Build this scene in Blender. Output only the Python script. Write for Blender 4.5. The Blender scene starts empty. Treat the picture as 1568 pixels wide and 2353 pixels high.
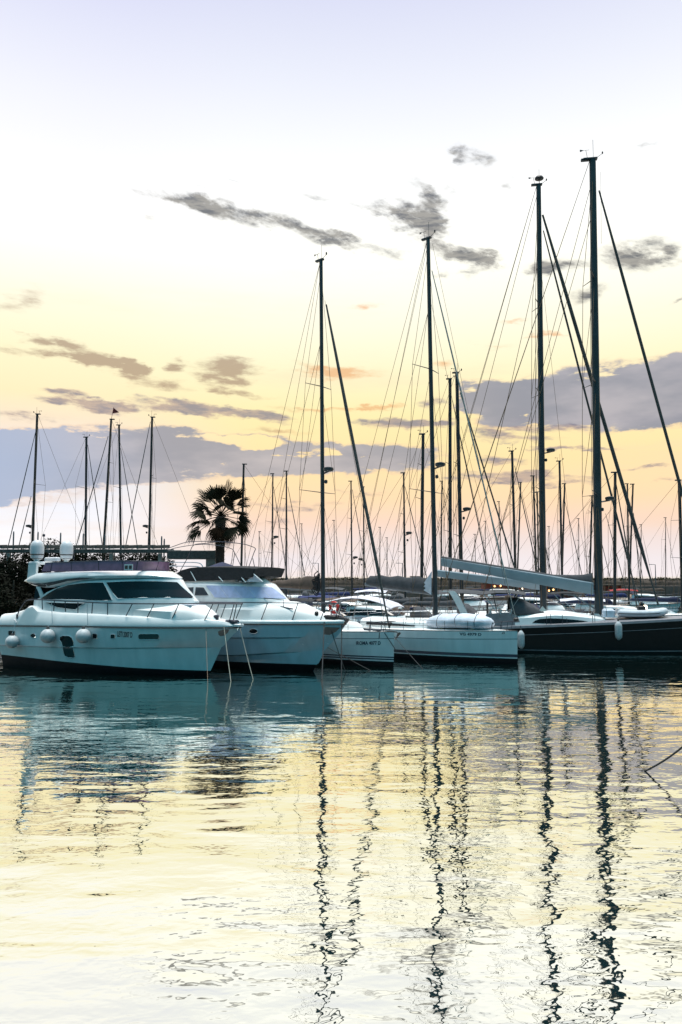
import bpy, math, random
from mathutils import Vector, Matrix, noise as mnoise
from mathutils.bvhtree import BVHTree
random.seed(7)
SC = bpy.context.scene
COL = SC.collection
R = math.radians

# ------------------------------------------------------------------ camera and measuring helpers
H = 4.6; F = 1778.0; CX = 784.0; CY = 1176.5; VH = 1323.0
TH = math.atan((VH - CY) / F)
CS, SN = math.cos(TH), math.sin(TH)

def ray(u, v):
    a = (u - CX) / F; b = (CY - v) / F
    return (a, CS - b * SN, SN + b * CS)
def pt(u, v, Y):
    d = ray(u, v); k = Y / d[1]; return (d[0] * k, Y, H + d[2] * k)
def onz(u, v, z=0.0):
    d = ray(u, v); k = (z - H) / d[2]; return (d[0] * k, d[1] * k, z)

class Fr:
    """a boat's own frame: x forward, y to port, z up from the water"""
    def __init__(s, o, psi):
        s.o = o; s.psi = R(psi); s.c = math.cos(s.psi); s.s = math.sin(s.psi)
    def loc(s, p):
        x = p[0] - s.o[0]; y = p[1] - s.o[1]
        return (x * s.c + y * s.s, -x * s.s + y * s.c, p[2])
    def world(s, p):
        return (s.o[0] + p[0] * s.c - p[1] * s.s, s.o[1] + p[0] * s.s + p[1] * s.c, p[2])
    def dl(s, u, v):
        d = ray(u, v); return s.loc((d[0] + s.o[0], d[1] + s.o[1], d[2]))
    def on(s, u, v, yl):
        dl = s.dl(u, v); el = s.loc((0, 0, H))
        k = (yl - el[1]) / dl[1]; return (el[0] + k * dl[0], yl, H + k * dl[2])
    def side(s, u, v, bf):
        x = -3
        for i in range(30):
            p = s.on(u, v, -bf(x)); x = .5 * x + .5 * p[0]
        return p
    def hit(s, bvh, u, v, fy=-1.5):
        dl = Vector(s.dl(u, v)).normalized(); el = Vector(s.loc((0, 0, H)))
        p, n, i, d = bvh.ray_cast(el, dl)
        if p is None:
            q = Vector(s.on(u, v, fy)); p, n, i, d = bvh.find_nearest(q)
        if n.dot(dl) > 0: n = -n
        return p, n

# ------------------------------------------------------------------ mesh builder
class MB:
    def __init__(s): s.v = []; s.f = []; s.m = []
    def add(s, vs, fs, mi=0):
        o = len(s.v); s.v += [tuple(p) for p in vs]
        s.f += [tuple(i + o for i in f) for f in fs]; s.m += [mi] * len(fs)
    def box(s, c, size, rz=0, mi=0, ry=0):
        hx, hy, hz = size[0] / 2, size[1] / 2, size[2] / 2
        M = Matrix.Translation(c) @ Matrix.Rotation(rz, 4, 'Z') @ Matrix.Rotation(ry, 4, 'Y')
        vs = [M @ Vector((x, y, z)) for x in (-hx, hx) for y in (-hy, hy) for z in (-hz, hz)]
        s.add(vs, [(0, 1, 3, 2), (4, 6, 7, 5), (0, 4, 5, 1), (2, 3, 7, 6), (0, 2, 6, 4), (1, 5, 7, 3)], mi)
    def bbox(s, c, size, bv=.03, rz=0, mi=0):
        """box with bevelled vertical and top edges"""
        hx, hy, hz = size[0] / 2, size[1] / 2, size[2] / 2
        M = Matrix.Translation(c) @ Matrix.Rotation(rz, 4, 'Z')
        def ring(ix, z):
            a, b = hx - ix, hy - ix; k = bv
            return [M @ Vector(p) for p in ((-a + k, -b, z), (a - k, -b, z), (a, -b + k, z), (a, b - k, z), (a - k, b, z), (-a + k, b, z), (-a, b - k, z), (-a, -b + k, z))]
        s.loft([ring(0, -hz), ring(0, hz - bv), ring(bv, hz)], True, True, mi)
    def tube(s, pts, r, n=6, mi=0, closed=False, caps=True, flat=1.0):
        P = [Vector(p) for p in pts]; L = len(P)
        if L < 2: return
        rr = r if isinstance(r, (list, tuple)) else [r] * L
        rings = []; up0 = None
        for i in range(L):
            if closed: t = P[(i + 1) % L] - P[i - 1]
            else: t = P[min(i + 1, L - 1)] - P[max(i - 1, 0)]
            if t.length < 1e-9: t = Vector((0, 0, 1))
            t.normalize()
            if up0 is None:
                up0 = Vector((0, 0, 1)) if abs(t.z) < .9 else Vector((0, 1, 0))
            a = t.cross(up0)
            if a.length < 1e-4: a = t.cross(Vector((1, 0, 0)))
            a.normalize(); b = a.cross(t).normalized(); up0 = b
            rings.append([P[i] + a * math.cos(2 * math.pi * k / n) * rr[i] + b * math.sin(2 * math.pi * k / n) * rr[i] * flat for k in range(n)])
        s.loft(rings, True, caps and not closed, mi, closed)
    def loft(s, rings, ring_closed=True, caps=False, mi=0, wrap=False):
        o = len(s.v); n = len(rings[0]); L = len(rings)
        for r_ in rings: s.v += [tuple(p) for p in r_]
        for i in range(L if wrap else L - 1):
            j = (i + 1) % L
            for k in range(n if ring_closed else n - 1):
                k2 = (k + 1) % n
                s.f.append((o + i * n + k, o + i * n + k2, o + j * n + k2, o + j * n + k)); s.m.append(mi[i] if isinstance(mi, list) else mi)
        if caps:
            m0 = mi[0] if isinstance(mi, list) else mi
            s.f.append(tuple(o + k for k in reversed(range(n)))); s.m.append(m0)
            s.f.append(tuple(o + (L - 1) * n + k for k in range(n))); s.m.append(m0)
    def lathe(s, prof, c=(0, 0, 0), n=16, mi=0, axis='Z'):
        rings = []
        for (r, z) in prof:
            ring = []
            for k in range(n):
                a = 2 * math.pi * k / n
                p = (r * math.cos(a), r * math.sin(a), z)
                if axis == 'X': p = (z, p[0], p[1])
                ring.append((c[0] + p[0], c[1] + p[1], c[2] + p[2]))
            rings.append(ring)
        s.loft(rings, True, True, mi)
    def prism(s, outline, d, mi=0):
        """outline: 3D points; d: extrusion vector"""
        d = Vector(d); a = [Vector(p) for p in outline]; n = len(a)
        vs = a + [p + d for p in a]
        fs = [tuple(range(n)), tuple(reversed(range(n, 2 * n)))] + [(k, k + n, (k + 1) % n + n, (k + 1) % n) for k in range(n)]
        s.add(vs, fs, mi)
    def build(s, name, mat, parent=None, ang=38, fixn=True):
        me = bpy.data.meshes.new(name)
        me.from_pydata(s.v, [], s.f)
        mats = mat if isinstance(mat, (list, tuple)) else [mat]
        for m in mats: me.materials.append(m)
        me.polygons.foreach_set('material_index', s.m)
        me.polygons.foreach_set('use_smooth', [True] * len(s.f))
        if fixn:
            import bmesh
            bm = bmesh.new(); bm.from_mesh(me)
            bmesh.ops.remove_doubles(bm, verts=bm.verts, dist=1e-5)
            bmesh.ops.recalc_face_normals(bm, faces=bm.faces)
            bm.to_mesh(me); bm.free()
        me.set_sharp_from_angle(angle=R(ang))
        o = bpy.data.objects.new(name, me); COL.objects.link(o)
        if parent is not None: o.parent = parent
        return o

def empty(name, loc, rz=0):
    o = bpy.data.objects.new(name, None); COL.objects.link(o)
    o.empty_display_size = .3; o.location = loc; o.rotation_euler = (0, 0, rz); return o
def tag(o, label=None, cat=None, group=None, kind=None):
    if label: o['label'] = label
    if cat: o['category'] = cat
    if group: o['group'] = group
    if kind: o['kind'] = kind
    return o

def lerp(a, b, t): return a + (b - a) * t
def interp(tab, x):
    if x <= tab[0][0]: return tab[0][1]
    for (x0, y0), (x1, y1) in zip(tab, tab[1:]):
        if x <= x1:
            return y0 + (y1 - y0) * (x - x0) / max(1e-9, x1 - x0)
    return tab[-1][1]
def catmull(P, n=6, closed=False):
    P = [Vector(p) for p in P]; out = []; L = len(P)
    for i in range(L if closed else L - 1):
        if closed: a, b, c, d = P[i - 1], P[i], P[(i + 1) % L], P[(i + 2) % L]
        else: a, b, c, d = P[max(i - 1, 0)], P[i], P[i + 1], P[min(i + 2, L - 1)]
        for k in range(n):
            t = k / n
            out.append(.5 * ((2 * b) + (c - a) * t + (2 * a - 5 * b + 4 * c - d) * t * t + (3 * b - a - 3 * c + d) * t ** 3))
    if not closed: out.append(P[-1])
    return out
def mir(p): return (p[0], -p[1], p[2])

# ------------------------------------------------------------------ materials
MATS = {}
def mat(name, col, rough=.5, metal=0., var=.12, scale=3., bump=0., spec=.5, emit=None, coat=0., streak=None):
    if name in MATS: return MATS[name]
    m = bpy.data.materials.new(name); m.use_nodes = True
    nt = m.node_tree; b = nt.nodes['Principled BSDF']
    b.inputs['Roughness'].default_value = rough; b.inputs['Metallic'].default_value = metal
    b.inputs['Specular IOR Level'].default_value = spec
    if coat: b.inputs['Coat Weight'].default_value = coat; b.inputs['Coat Roughness'].default_value = .08
    tc = nt.nodes.new('ShaderNodeTexCoord')
    nz = nt.nodes.new('ShaderNodeTexNoise'); nz.inputs['Scale'].default_value = scale; nz.inputs['Detail'].default_value = 5
    if streak:
        mp = nt.nodes.new('ShaderNodeMapping'); mp.inputs['Scale'].default_value = streak
        nt.links.new(tc.outputs['Object'], mp.inputs[0]); nt.links.new(mp.outputs[0], nz.inputs['Vector'])
    else:
        nt.links.new(tc.outputs['Object'], nz.inputs['Vector'])
    cr = nt.nodes.new('ShaderNodeValToRGB')
    cr.color_ramp.elements[0].position = .3; cr.color_ramp.elements[1].position = .7
    cr.color_ramp.elements[0].color = tuple(c * (1 - var) for c in col) + (1,)
    cr.color_ramp.elements[1].color = tuple(min(1, c * (1 + var)) for c in col) + (1,)
    nt.links.new(nz.outputs['Fac'], cr.inputs['Fac']); nt.links.new(cr.outputs['Color'], b.inputs['Base Color'])
    if bump:
        bp = nt.nodes.new('ShaderNodeBump'); bp.inputs['Distance'].default_value = bump
        nt.links.new(nz.outputs['Fac'], bp.inputs['Height']); nt.links.new(bp.outputs['Normal'], b.inputs['Normal'])
    if emit:
        b.inputs['Emission Color'].default_value = emit[:3] + (1,); b.inputs['Emission Strength'].default_value = emit[3]
    MATS[name] = m
    return m

WHITE = mat('gelcoat_white', (.76, .77, .77), .18, var=.085, scale=2.2, coat=.5, streak=(1., 1., .22))
DECK = mat('deck_white', (.84, .84, .83), .5, var=.04, scale=2)
CREAM = mat('gelcoat_cream', (.72, .71, .67), .35, var=.05)
BOOT = mat('antifouling_black', (.006, .007, .009), .7, var=.3, spec=.08)
STRIPE = mat('stripe_navy', (.01, .015, .035), .35, var=.2)
TINT = mat('tinted_glass', (.006, .009, .013), .06, var=.15, spec=.35)
GLASS = mat('cabin_glass', (.03, .045, .06), .08, var=.2)
FLYSCREEN = mat('smoked_acrylic_screen', (.24, .13, .21), .25, var=.25, scale=2)
COVER = mat('windscreen_cover', (.42, .47, .68), .75, var=.12, scale=4)
STEEL = mat('stainless_steel', (.42, .45, .48), .28, metal=.9, var=.1)
RAIL = mat('rail_steel', (.022, .028, .045), .4, metal=.2, var=.15)
NAVY = mat('canvas_navy', (.012, .018, .055), .85, var=.25, scale=5, bump=.02)
BLACKC = mat('canvas_black', (.010, .011, .014), .85, var=.3, scale=5, bump=.02)
GREYC = mat('canvas_grey', (.055, .058, .066), .9, var=.2, scale=4, bump=.02)
BROWNC = mat('sailcover_brown', (.085, .060, .048), .9, var=.2, scale=4, bump=.02)
PALEC = mat('canvas_pale', (.60, .60, .66), .85, var=.1, scale=4, bump=.01)
BLUEC = mat('canvas_blue', (.012, .024, .10), .85, var=.2, scale=4, bump=.02)
MAST = mat('mast_dark', (.055, .072, .085), .42, metal=.25, var=.25, scale=2)
MASTB = mat('mast_carbon', (.018, .023, .028), .5, var=.3, scale=2, spec=.3)
MASTT = mat('mast_anodised', (.030, .037, .043), .42, var=.35, scale=1.2, spec=.4)
HULLB = mat('gelcoat_bluegrey', (.52, .60, .68), .18, var=.10, scale=2.2, coat=.5, streak=(1., 1., .22))
MASTG = mat('mast_grey', (.10, .12, .14), .4, metal=.3, var=.2, scale=2)
BOOM = mat('boom_paint', (.31, .36, .40), .35, var=.08, scale=1.5)
WIRE = mat('rigging_wire', (.10, .062, .03), .5, metal=.2, var=.2)
FURL = mat('furled_sail', (.045, .05, .05), .85, var=.35, scale=6, bump=.03)
FURLP = mat('furled_sail_pale', (.30, .31, .29), .85, var=.25, scale=6, bump=.03)
RUBBER = mat('fender_vinyl', (.46, .49, .51), .5, var=.14, scale=9)
BLACK = mat('black_plastic', (.012, .012, .014), .45, var=.2)
DOME = mat('radome_plastic', (.55, .57, .60), .45, var=.05)
ROPE = mat('mooring_rope', (.38, .37, .31), .9, var=.25, scale=40)
ROPED = mat('mooring_rope_dark', (.03, .032, .035), .9, var=.3, scale=30)
RED = mat('red_plastic', (.55, .025, .02), .5, var=.15)
TARP = mat('tender_tarp', (.62, .67, .76), .75, var=.14, scale=3, bump=.06)
HYP = mat('inflatable_fabric', (.55, .58, .62), .6, var=.1, scale=4)
TEAK = mat('teak_deck', (.34, .27, .20), .8, var=.2, scale=6)
DARKHULL = mat('hull_black', (.005, .005, .006), .35, var=.25, coat=.0, spec=.12)
DKGREY = mat('coaming_grey', (.20, .20, .22), .5, var=.15)
NAVYHULL = mat('hull_navy', (.015, .03, .075), .25, var=.1)
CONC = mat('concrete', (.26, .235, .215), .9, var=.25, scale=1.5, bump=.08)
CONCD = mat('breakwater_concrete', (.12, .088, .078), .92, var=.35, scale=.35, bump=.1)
WOODG = mat('weathered_timber', (.065, .075, .073), .85, var=.3, scale=5, bump=.03)
TRUNK = mat('palm_bark', (.028, .019, .015), .95, var=.4, scale=8, bump=.1)
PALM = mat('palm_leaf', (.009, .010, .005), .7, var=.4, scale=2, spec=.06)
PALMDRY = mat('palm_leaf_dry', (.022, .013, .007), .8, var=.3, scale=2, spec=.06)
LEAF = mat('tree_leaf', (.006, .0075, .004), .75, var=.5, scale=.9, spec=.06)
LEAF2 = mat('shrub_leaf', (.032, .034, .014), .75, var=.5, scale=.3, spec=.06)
BARK = mat('tree_bark', (.05, .04, .03), .95, var=.3, scale=6, bump=.05)
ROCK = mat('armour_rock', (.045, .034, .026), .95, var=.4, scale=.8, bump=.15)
BRICK = mat('red_brick', (.17, .045, .03), .9, var=.3, scale=3)
LAMP = mat('lamp_glow', (.9, .6, .3), .5, emit=(1., .55, .2, 4.))
LAMPW = mat('lamp_glow_white', (.9, .8, .6), .5, emit=(1., .8, .5, 5.))
FLAGM = mat('flag_cloth', (.18, .02, .02), .9, var=.2)
TEAL = mat('teal_canvas', (.04, .22, .22), .85, var=.15)
# ------------------------------------------------------------------ world: sunset sky
SUN_EL = R(86.0)
def build_world():
    w = bpy.data.worlds.new('World'); SC.world = w; w.use_nodes = True
    nt = w.node_tree; N = nt.nodes; Lk = nt.links
    for n in list(N): N.remove(n)
    def math_(op, a, b=None, c=None, clamp=False):
        n = N.new('ShaderNodeMath'); n.operation = op; n.use_clamp = clamp
        for i, x in enumerate((a, b, c)):
            if x is None: continue
            if isinstance(x, (int, float)): n.inputs[i].default_value = x
            else: Lk.new(x, n.inputs[i])
        return n.outputs[0]
    def smooth(x, lo, hi):
        n = N.new('ShaderNodeMapRange'); n.interpolation_type = 'SMOOTHSTEP'
        Lk.new(x, n.inputs['Value']); n.inputs['From Min'].default_value = lo; n.inputs['From Max'].default_value = hi
        return n.outputs['Result']
    def mix(f, a, b, mode='MIX'):
        n = N.new('ShaderNodeMix'); n.data_type = 'RGBA'; n.blend_type = mode; n.clamp_factor = True
        if isinstance(f, (int, float)): n.inputs[0].default_value = f
        else: Lk.new(f, n.inputs[0])
        for i, x in ((6, a), (7, b)):
            if isinstance(x, tuple): n.inputs[i].default_value = x + (1,)
            else: Lk.new(x, n.inputs[i])
        return n.outputs[2]
    tc = N.new('ShaderNodeTexCoord')
    sep = N.new('ShaderNodeSeparateXYZ'); Lk.new(tc.outputs['Generated'], sep.inputs[0])
    X, Y, Z = sep.outputs
    az = math_('ARCTAN2', X, Y); el = math_('ARCSINE', Z)
    def ael(u, v):
        d = Vector(ray(u, v)).normalized(); return math.atan2(d.x, d.y), math.asin(d.z)
    def ramp(stops):
        n = N.new('ShaderNodeValToRGB'); e = n.color_ramp.elements
        lo, hi = -.05, 1.6
        t = math_('MULTIPLY_ADD', el, 1 / (hi - lo), -lo / (hi - lo)); Lk.new(t, n.inputs['Fac'])
        pos = []
        for (v, c) in stops:
            a = ael(784, v)[1] if v > -500 else (1.0 if v > -1500 else 1.55)
            pos.append(((a - lo) / (hi - lo), c))
        pos.sort(key=lambda x: x[0])
        while len(e) < len(pos): e.new(.5)
        for k, (p, c) in enumerate(pos): e[k].position = p; e[k].color = c + (1,)
        return n.outputs['Color']
    def lin(r, g, b, k=1.0):
        f = lambda c: ((c / 255) / 12.92 if c < 10 else ((c / 255 + .055) / 1.055) ** 2.4) * k
        return (f(r), f(g), f(b))
    mid = ramp([(1330, lin(246, 236, 238, 1.0)), (1285, lin(240, 230, 232, 1.0)), (1240, lin(241, 222, 216, 1.0)), (1200, lin(249, 216, 194, 1.0)), (1150, lin(255, 220, 176, 1.0)), (1060, lin(255, 228, 168, 1.0)),
                (960, lin(255, 237, 174, 1.0)), (860, lin(255, 245, 200, 1.0)), (740, lin(255, 250, 226, 1.02)), (600, lin(255, 253, 240, 1.12)), (480, lin(255, 255, 252, 1.12)), (400, lin(252, 253, 253, 1.02)),
                (280, lin(243, 245, 251, 1.0)), (150, lin(231, 234, 247, 1.0)), (0, lin(218, 221, 242, 1.0)), (-1000, (.95, 1.0, 1.15)), (-2000, (.95, 1.05, 1.2))])
    left = ramp([(1330, lin(250, 248, 252, 1.0)), (1250, lin(250, 248, 251, 1.0)), (1180, lin(242, 242, 249, 1.0)), (1090, lin(226, 230, 242, 1.0)), (1000, lin(250, 230, 205, 1.0)),
                 (930, lin(255, 237, 190, 1.0)), (840, lin(255, 245, 202, 1.0)), (740, lin(255, 249, 220, 1.02)), (600, lin(255, 252, 242, 1.08)), (480, lin(254, 253, 252, 1.06)), (400, lin(250, 250, 252, 1.0)),
                 (280, lin(241, 242, 250, 1.0)), (150, lin(229, 231, 247, 1.0)), (0, lin(215, 217, 242, 1.0)), (-1000, (.95, 1.0, 1.15)), (-2000, (.95, 1.05, 1.2))])
    fl = smooth(az, ael(620, 1200)[0], ael(180, 1200)[0])
    front = mix(fl, mid, left)
    back = ramp([(1330, (.008, .10, .14)), (1100, (.012, .15, .20)), (600, (.03, .28, .38)), (0, (.10, .60, .80)), (-1000, (.35, .78, 1.0)), (-2000, (.95, 1.05, 1.2))])
    fb = smooth(Y, .42, -.35)
    col = mix(fb, front, back)
    # warp the direction a little, so that cloud outlines are ragged
    cxyz = N.new('ShaderNodeCombineXYZ'); Lk.new(az, cxyz.inputs[0]); Lk.new(el, cxyz.inputs[1])
    P = cxyz.outputs[0]
    def noise(scale, sx, sy, detail=5, off=0., rough=.55, rot=0.):
        r_ = N.new('ShaderNodeMapping'); Lk.new(P, r_.inputs[0]); r_.inputs['Rotation'].default_value = (0, 0, R(rot))
        m = N.new('ShaderNodeMapping'); Lk.new(r_.outputs[0], m.inputs[0]); m.inputs['Scale'].default_value = (sx, sy, 1); m.inputs['Location'].default_value = (off, off * .7, off)
        n = N.new('ShaderNodeTexNoise'); n.inputs['Scale'].default_value = scale; n.inputs['Detail'].default_value = detail; n.inputs['Roughness'].default_value = rough
        Lk.new(m.outputs[0], n.inputs['Vector']); return n
    wn = noise(16, 1, 2.2, 4, 3.1)
    wv = N.new('ShaderNodeVectorMath'); wv.operation = 'MULTIPLY_ADD'
    Lk.new(wn.outputs['Color'], wv.inputs[0]); wv.inputs[1].default_value = (.085, .024, 0); wv.inputs[2].default_value = (-.0425, -.012, 0)
    pw = N.new('ShaderNodeVectorMath'); pw.operation = 'ADD'; Lk.new(P, pw.inputs[0]); Lk.new(wv.outputs[0], pw.inputs[1])
    wn2 = noise(70, .7, 1.6, 4, 6.1)
    wv2 = N.new('ShaderNodeVectorMath'); wv2.operation = 'MULTIPLY_ADD'
    Lk.new(wn2.outputs['Color'], wv2.inputs[0]); wv2.inputs[1].default_value = (.030, .014, 0); wv2.inputs[2].default_value = (-.015, -.007, 0)
    pw2 = N.new('ShaderNodeVectorMath'); pw2.operation = 'ADD'; Lk.new(pw.outputs[0], pw2.inputs[0]); Lk.new(wv2.outputs[0], pw2.inputs[1])
    PW = pw2.outputs[0]
    def blobs(tab):
        acc = None
        for (u, v, ru, rv, rot, amp) in tab:
            a, e_ = ael(u, v)
            m = N.new('ShaderNodeMapping'); m.vector_type = 'TEXTURE'; Lk.new(PW, m.inputs[0])
            m.inputs['Location'].default_value = (a, e_, 0); m.inputs['Rotation'].default_value = (0, 0, R(-rot)); m.inputs['Scale'].default_value = (ru / F, rv / F, 1)
            g = N.new('ShaderNodeTexGradient'); g.gradient_type = 'SPHERICAL'; Lk.new(m.outputs[0], g.inputs[0])
            acc = math_('MULTIPLY_ADD', g.outputs['Fac'], amp, acc if acc is not None else 0.)
        return acc
    fine = noise(42, .42, 1.5, 8, .7, .62).outputs['Fac']
    fine2 = noise(90, .30, 1.6, 6, 5.7, .6).outputs['Fac']
    streak = noise(30, .55, 1.5, 9, 2.7, .70, 18).outputs['Fac']
    ragged = noise(60, .36, 1.5, 8, 8.7, .62, 3).outputs['Fac']
    # high dark wisps
    high = blobs([(400, 455, 150, 20, 5, .75), (520, 482, 170, 26, 14, 1.0), (690, 525, 170, 24, 14, 1.0), (800, 552, 90, 16, 12, .7), (900, 578, 90, 18, 10, .6), (720, 455, 130, 13, 8, .4), (455, 425, 70, 9, 12, .45),
                  (540, 420, 70, 8, 10, .4), (345, 492, 70, 12, 14, .4),
                  (960, 440, 60, 45, 35, .7), (905, 495, 120, 34, 20, 1.15), (1000, 495, 75, 55, 38, .95), (985, 530, 90, 40, 20, .9), (1070, 585, 90, 30, 18, 1.25), (1110, 605, 42, 24, 10, .8), (1050, 430, 60, 25, 20, .45),
                  (1075, 629, 34, 14, 0, .6), (1018, 634, 30, 10, -5, .6), (1095, 360, 70, 26, 12, .95), (1045, 345, 26, 22, 20, .5), (1175, 420, 60, 22, -8, .5), (1505, 334, 70, 9, 0, .6), (1465, 583, 120, 44, 3, 1.25), (1530, 590, 50, 20, 0, .6),
                  (1285, 612, 110, 22, 4, .95), (1240, 625, 50, 18, 0, .7), (1362, 676, 70, 26, -4, 1.0), (1565, 685, 30, 16, -20, .8)])
    # flat grey-lavender banks
    bank = blobs([(60, 1048, 420, 70, 0, 1.5), (330, 1040, 400, 74, 1, 1.7), (620, 1048, 330, 58, 3, 1.4), (850, 1050, 250, 46, 1, 1.2), (-150, 1070, 300, 90, 0, 1.4), (30, 1110, 250, 60, 0, .8),
                  (1200, 925, 190, 75, -4, 1.35), (1400, 910, 260, 95, -3, 1.6), (1560, 900, 220, 85, -4, 1.5), (1120, 890, 70, 40, 0, .7), (1130, 935, 90, 34, 8, .8), (1700, 900, 260, 90, 0, 1.4), ])
    strips = blobs([(450, 938, 190, 22, 3, 1.15), (610, 958, 100, 16, 6, .9), (180, 926, 150, 20, 3, .9), (150, 898, 90, 12, 2, .8), (245, 933, 70, 18, 0, .7), (50, 950, 110, 20, 0, .5), (905, 972, 120, 20, 2, 1.0), (1000, 968, 70, 16, 0, .7), (1000, 922, 50, 20, 0, .6), (560, 1160, 120, 10, -2, .5), (700, 1165, 160, 18, -3, .5),
                    (1290, 985, 130, 14, 2, .7), (1180, 1010, 160, 14, 3, .75), (1320, 1033, 110, 8, 2, 1.0), (1190, 1090, 130, 16, 2, .95), (1250, 1105, 150, 16, 3, .9), (1560, 1108, 90, 9, 3, 1.0), (1150, 1055, 90, 14, 3, .8), (1480, 1075, 90, 7, 2, .7), (1100, 1105, 90, 14, 3, .7), (1150, 990, 120, 16, 4, .8), (600, 1200, 140, 12, -2, .4), (830, 1130, 140, 10, 2, .4)])
    # warm brown cloudlets
    warm = blobs([(125, 785, 85, 16, 2, 1.05), (160, 822, 190, 18, 3, .95), (245, 835, 110, 30, 12, 1.25), (300, 850, 70, 20, 5, .7), (412, 836, 40, 26, -10, 1.1), (535, 850, 120, 36, 0, 1.1), (520, 880, 70, 30, 5, .9), (375, 885, 90, 24, 0, .9), (40, 690, 120, 40, -15, .5), (835, 703, 50, 14, 0, .55),
                  (790, 858, 130, 20, 0, .95), (730, 845, 90, 18, 10, .5), (830, 938, 110, 9, -2, 1.0), (560, 905, 130, 10, 3, .5), (690, 942, 110, 10, 2, .7), (650, 990, 120, 12, 3, .6), (1170, 740, 90, 10, 3, .5), (1030, 840, 50, 26, 0, .6), (1260, 770, 80, 8, 2, .7), (1140, 790, 120, 14, 3, .4), (1150, 975, 150, 16, 4, .7), (1220, 960, 90, 12, 3, .5)])
    def dens(f, nz, lo, hi, k0, k1):
        return smooth(math_('MULTIPLY', f, math_('MULTIPLY_ADD', nz, k1, k0)), lo, hi)
    dh = dens(high, streak, .10, 1.15, -1.35, 4.7)
    db = dens(bank, fine, .16, .62, -.85, 3.6)
    ds = dens(strips, ragged, .10, .75, -1.3, 4.6)
    dw = dens(warm, ragged, .10, .95, -1.2, 4.4)
    var = noise(9, .8, 2.4, 4, 9.).outputs['Fac']
    ccold = mix(smooth(var, .35, .68), lin(156, 154, 162), lin(190, 182, 184))
    ccold = mix(smooth(az, ael(420, 1000)[0], ael(-40, 1000)[0]), ccold, lin(168, 180, 205))
    ccold = mix(smooth(az, ael(1000, 1000)[0], ael(1250, 1000)[0]), ccold, mix(smooth(var, .35, .7), lin(140, 142, 156), lin(178, 173, 181)))
    # holes of yellow light inside the banks
    hole = dens(blobs([(575, 1015, 120, 20, 2, 1.2), (500, 1000, 60, 10, 0, .6)]), fine, .2, .5, -.1, 1.8)
    db = math_('MULTIPLY', db, math_('SUBTRACT', 1., hole, clamp=True))
    hz = noise(8, .45, 3.2, 7, 12.3, .6).outputs['Fac']
    col = mix(math_('MULTIPLY', math_('MULTIPLY', smooth(hz, .50, .74), .34), smooth(el, .50, .12)), col, lin(246, 214, 184))
    col = mix(math_('MULTIPLY', dw, .72), col, mix(smooth(az, ael(560, 800)[0], ael(760, 800)[0]), lin(158, 126, 104), lin(235, 172, 112)))
    col = mix(math_('MULTIPLY', db, .93), col, mix(smooth(db, .25, .95), lin(236, 200, 168), ccold))
    col = mix(math_('MULTIPLY', ds, .85), col, mix(smooth(ragged, .45, .65), lin(188, 164, 150), lin(132, 126, 140)))
    col = mix(math_('MULTIPLY', dh, .90), col, mix(smooth(fine2, .42, .66), lin(150, 146, 138), lin(84, 86, 92)))
    sky = N.new('ShaderNodeTexSky'); sky.sky_type = 'NISHITA'; sky.sun_disc = False
    sky.sun_elevation = SUN_EL; sky.sun_rotation = R(3.0); sky.air_density = 1.0; sky.dust_density = 1.5
    bg1 = N.new('ShaderNodeBackground'); Lk.new(sky.outputs[0], bg1.inputs['Color']); bg1.inputs['Strength'].default_value = .006
    bg2 = N.new('ShaderNodeBackground'); Lk.new(col, bg2.inputs['Color']); bg2.inputs['Strength'].default_value = 1.0
    add = N.new('ShaderNodeAddShader'); Lk.new(bg1.outputs[0], add.inputs[0]); Lk.new(bg2.outputs[0], add.inputs[1])
    out = N.new('ShaderNodeOutputWorld'); Lk.new(add.outputs[0], out.inputs['Surface'])
    w.cycles.sampling_method = 'MANUAL'; w.cycles.sample_map_resolution = 1024
build_world()

sun = bpy.data.lights.new('sun', 'SUN'); sun.energy = 4.2; sun.angle = R(26); sun.color = (1., .95, .88)
so = bpy.data.objects.new('sun', sun); COL.objects.link(so)
so.rotation_euler = Vector((-.05 * math.cos(SUN_EL), -math.cos(SUN_EL), -math.sin(SUN_EL))).to_track_quat('-Z', 'Y').to_euler()

cam = bpy.data.cameras.new('camera'); co = bpy.data.objects.new('camera', cam); COL.objects.link(co)
cam.sensor_fit = 'VERTICAL'; cam.sensor_height = 36; cam.sensor_width = 24; cam.lens = 36 * F / 2353.0
cam.clip_end = 6000; cam.clip_start = .1
co.location = (0, 0, H); co.rotation_euler = (math.pi / 2 + TH, 0, 0)
SC.camera = co
SC.view_settings.view_transform = 'Standard'; SC.view_settings.look = 'None'
SC.view_settings.exposure = 0.05; SC.view_settings.gamma = 1.0
SC.cycles.max_bounces = 5; SC.cycles.glossy_bounces = 3; SC.cycles.diffuse_bounces = 2; SC.cycles.caustics_reflective = False

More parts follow.
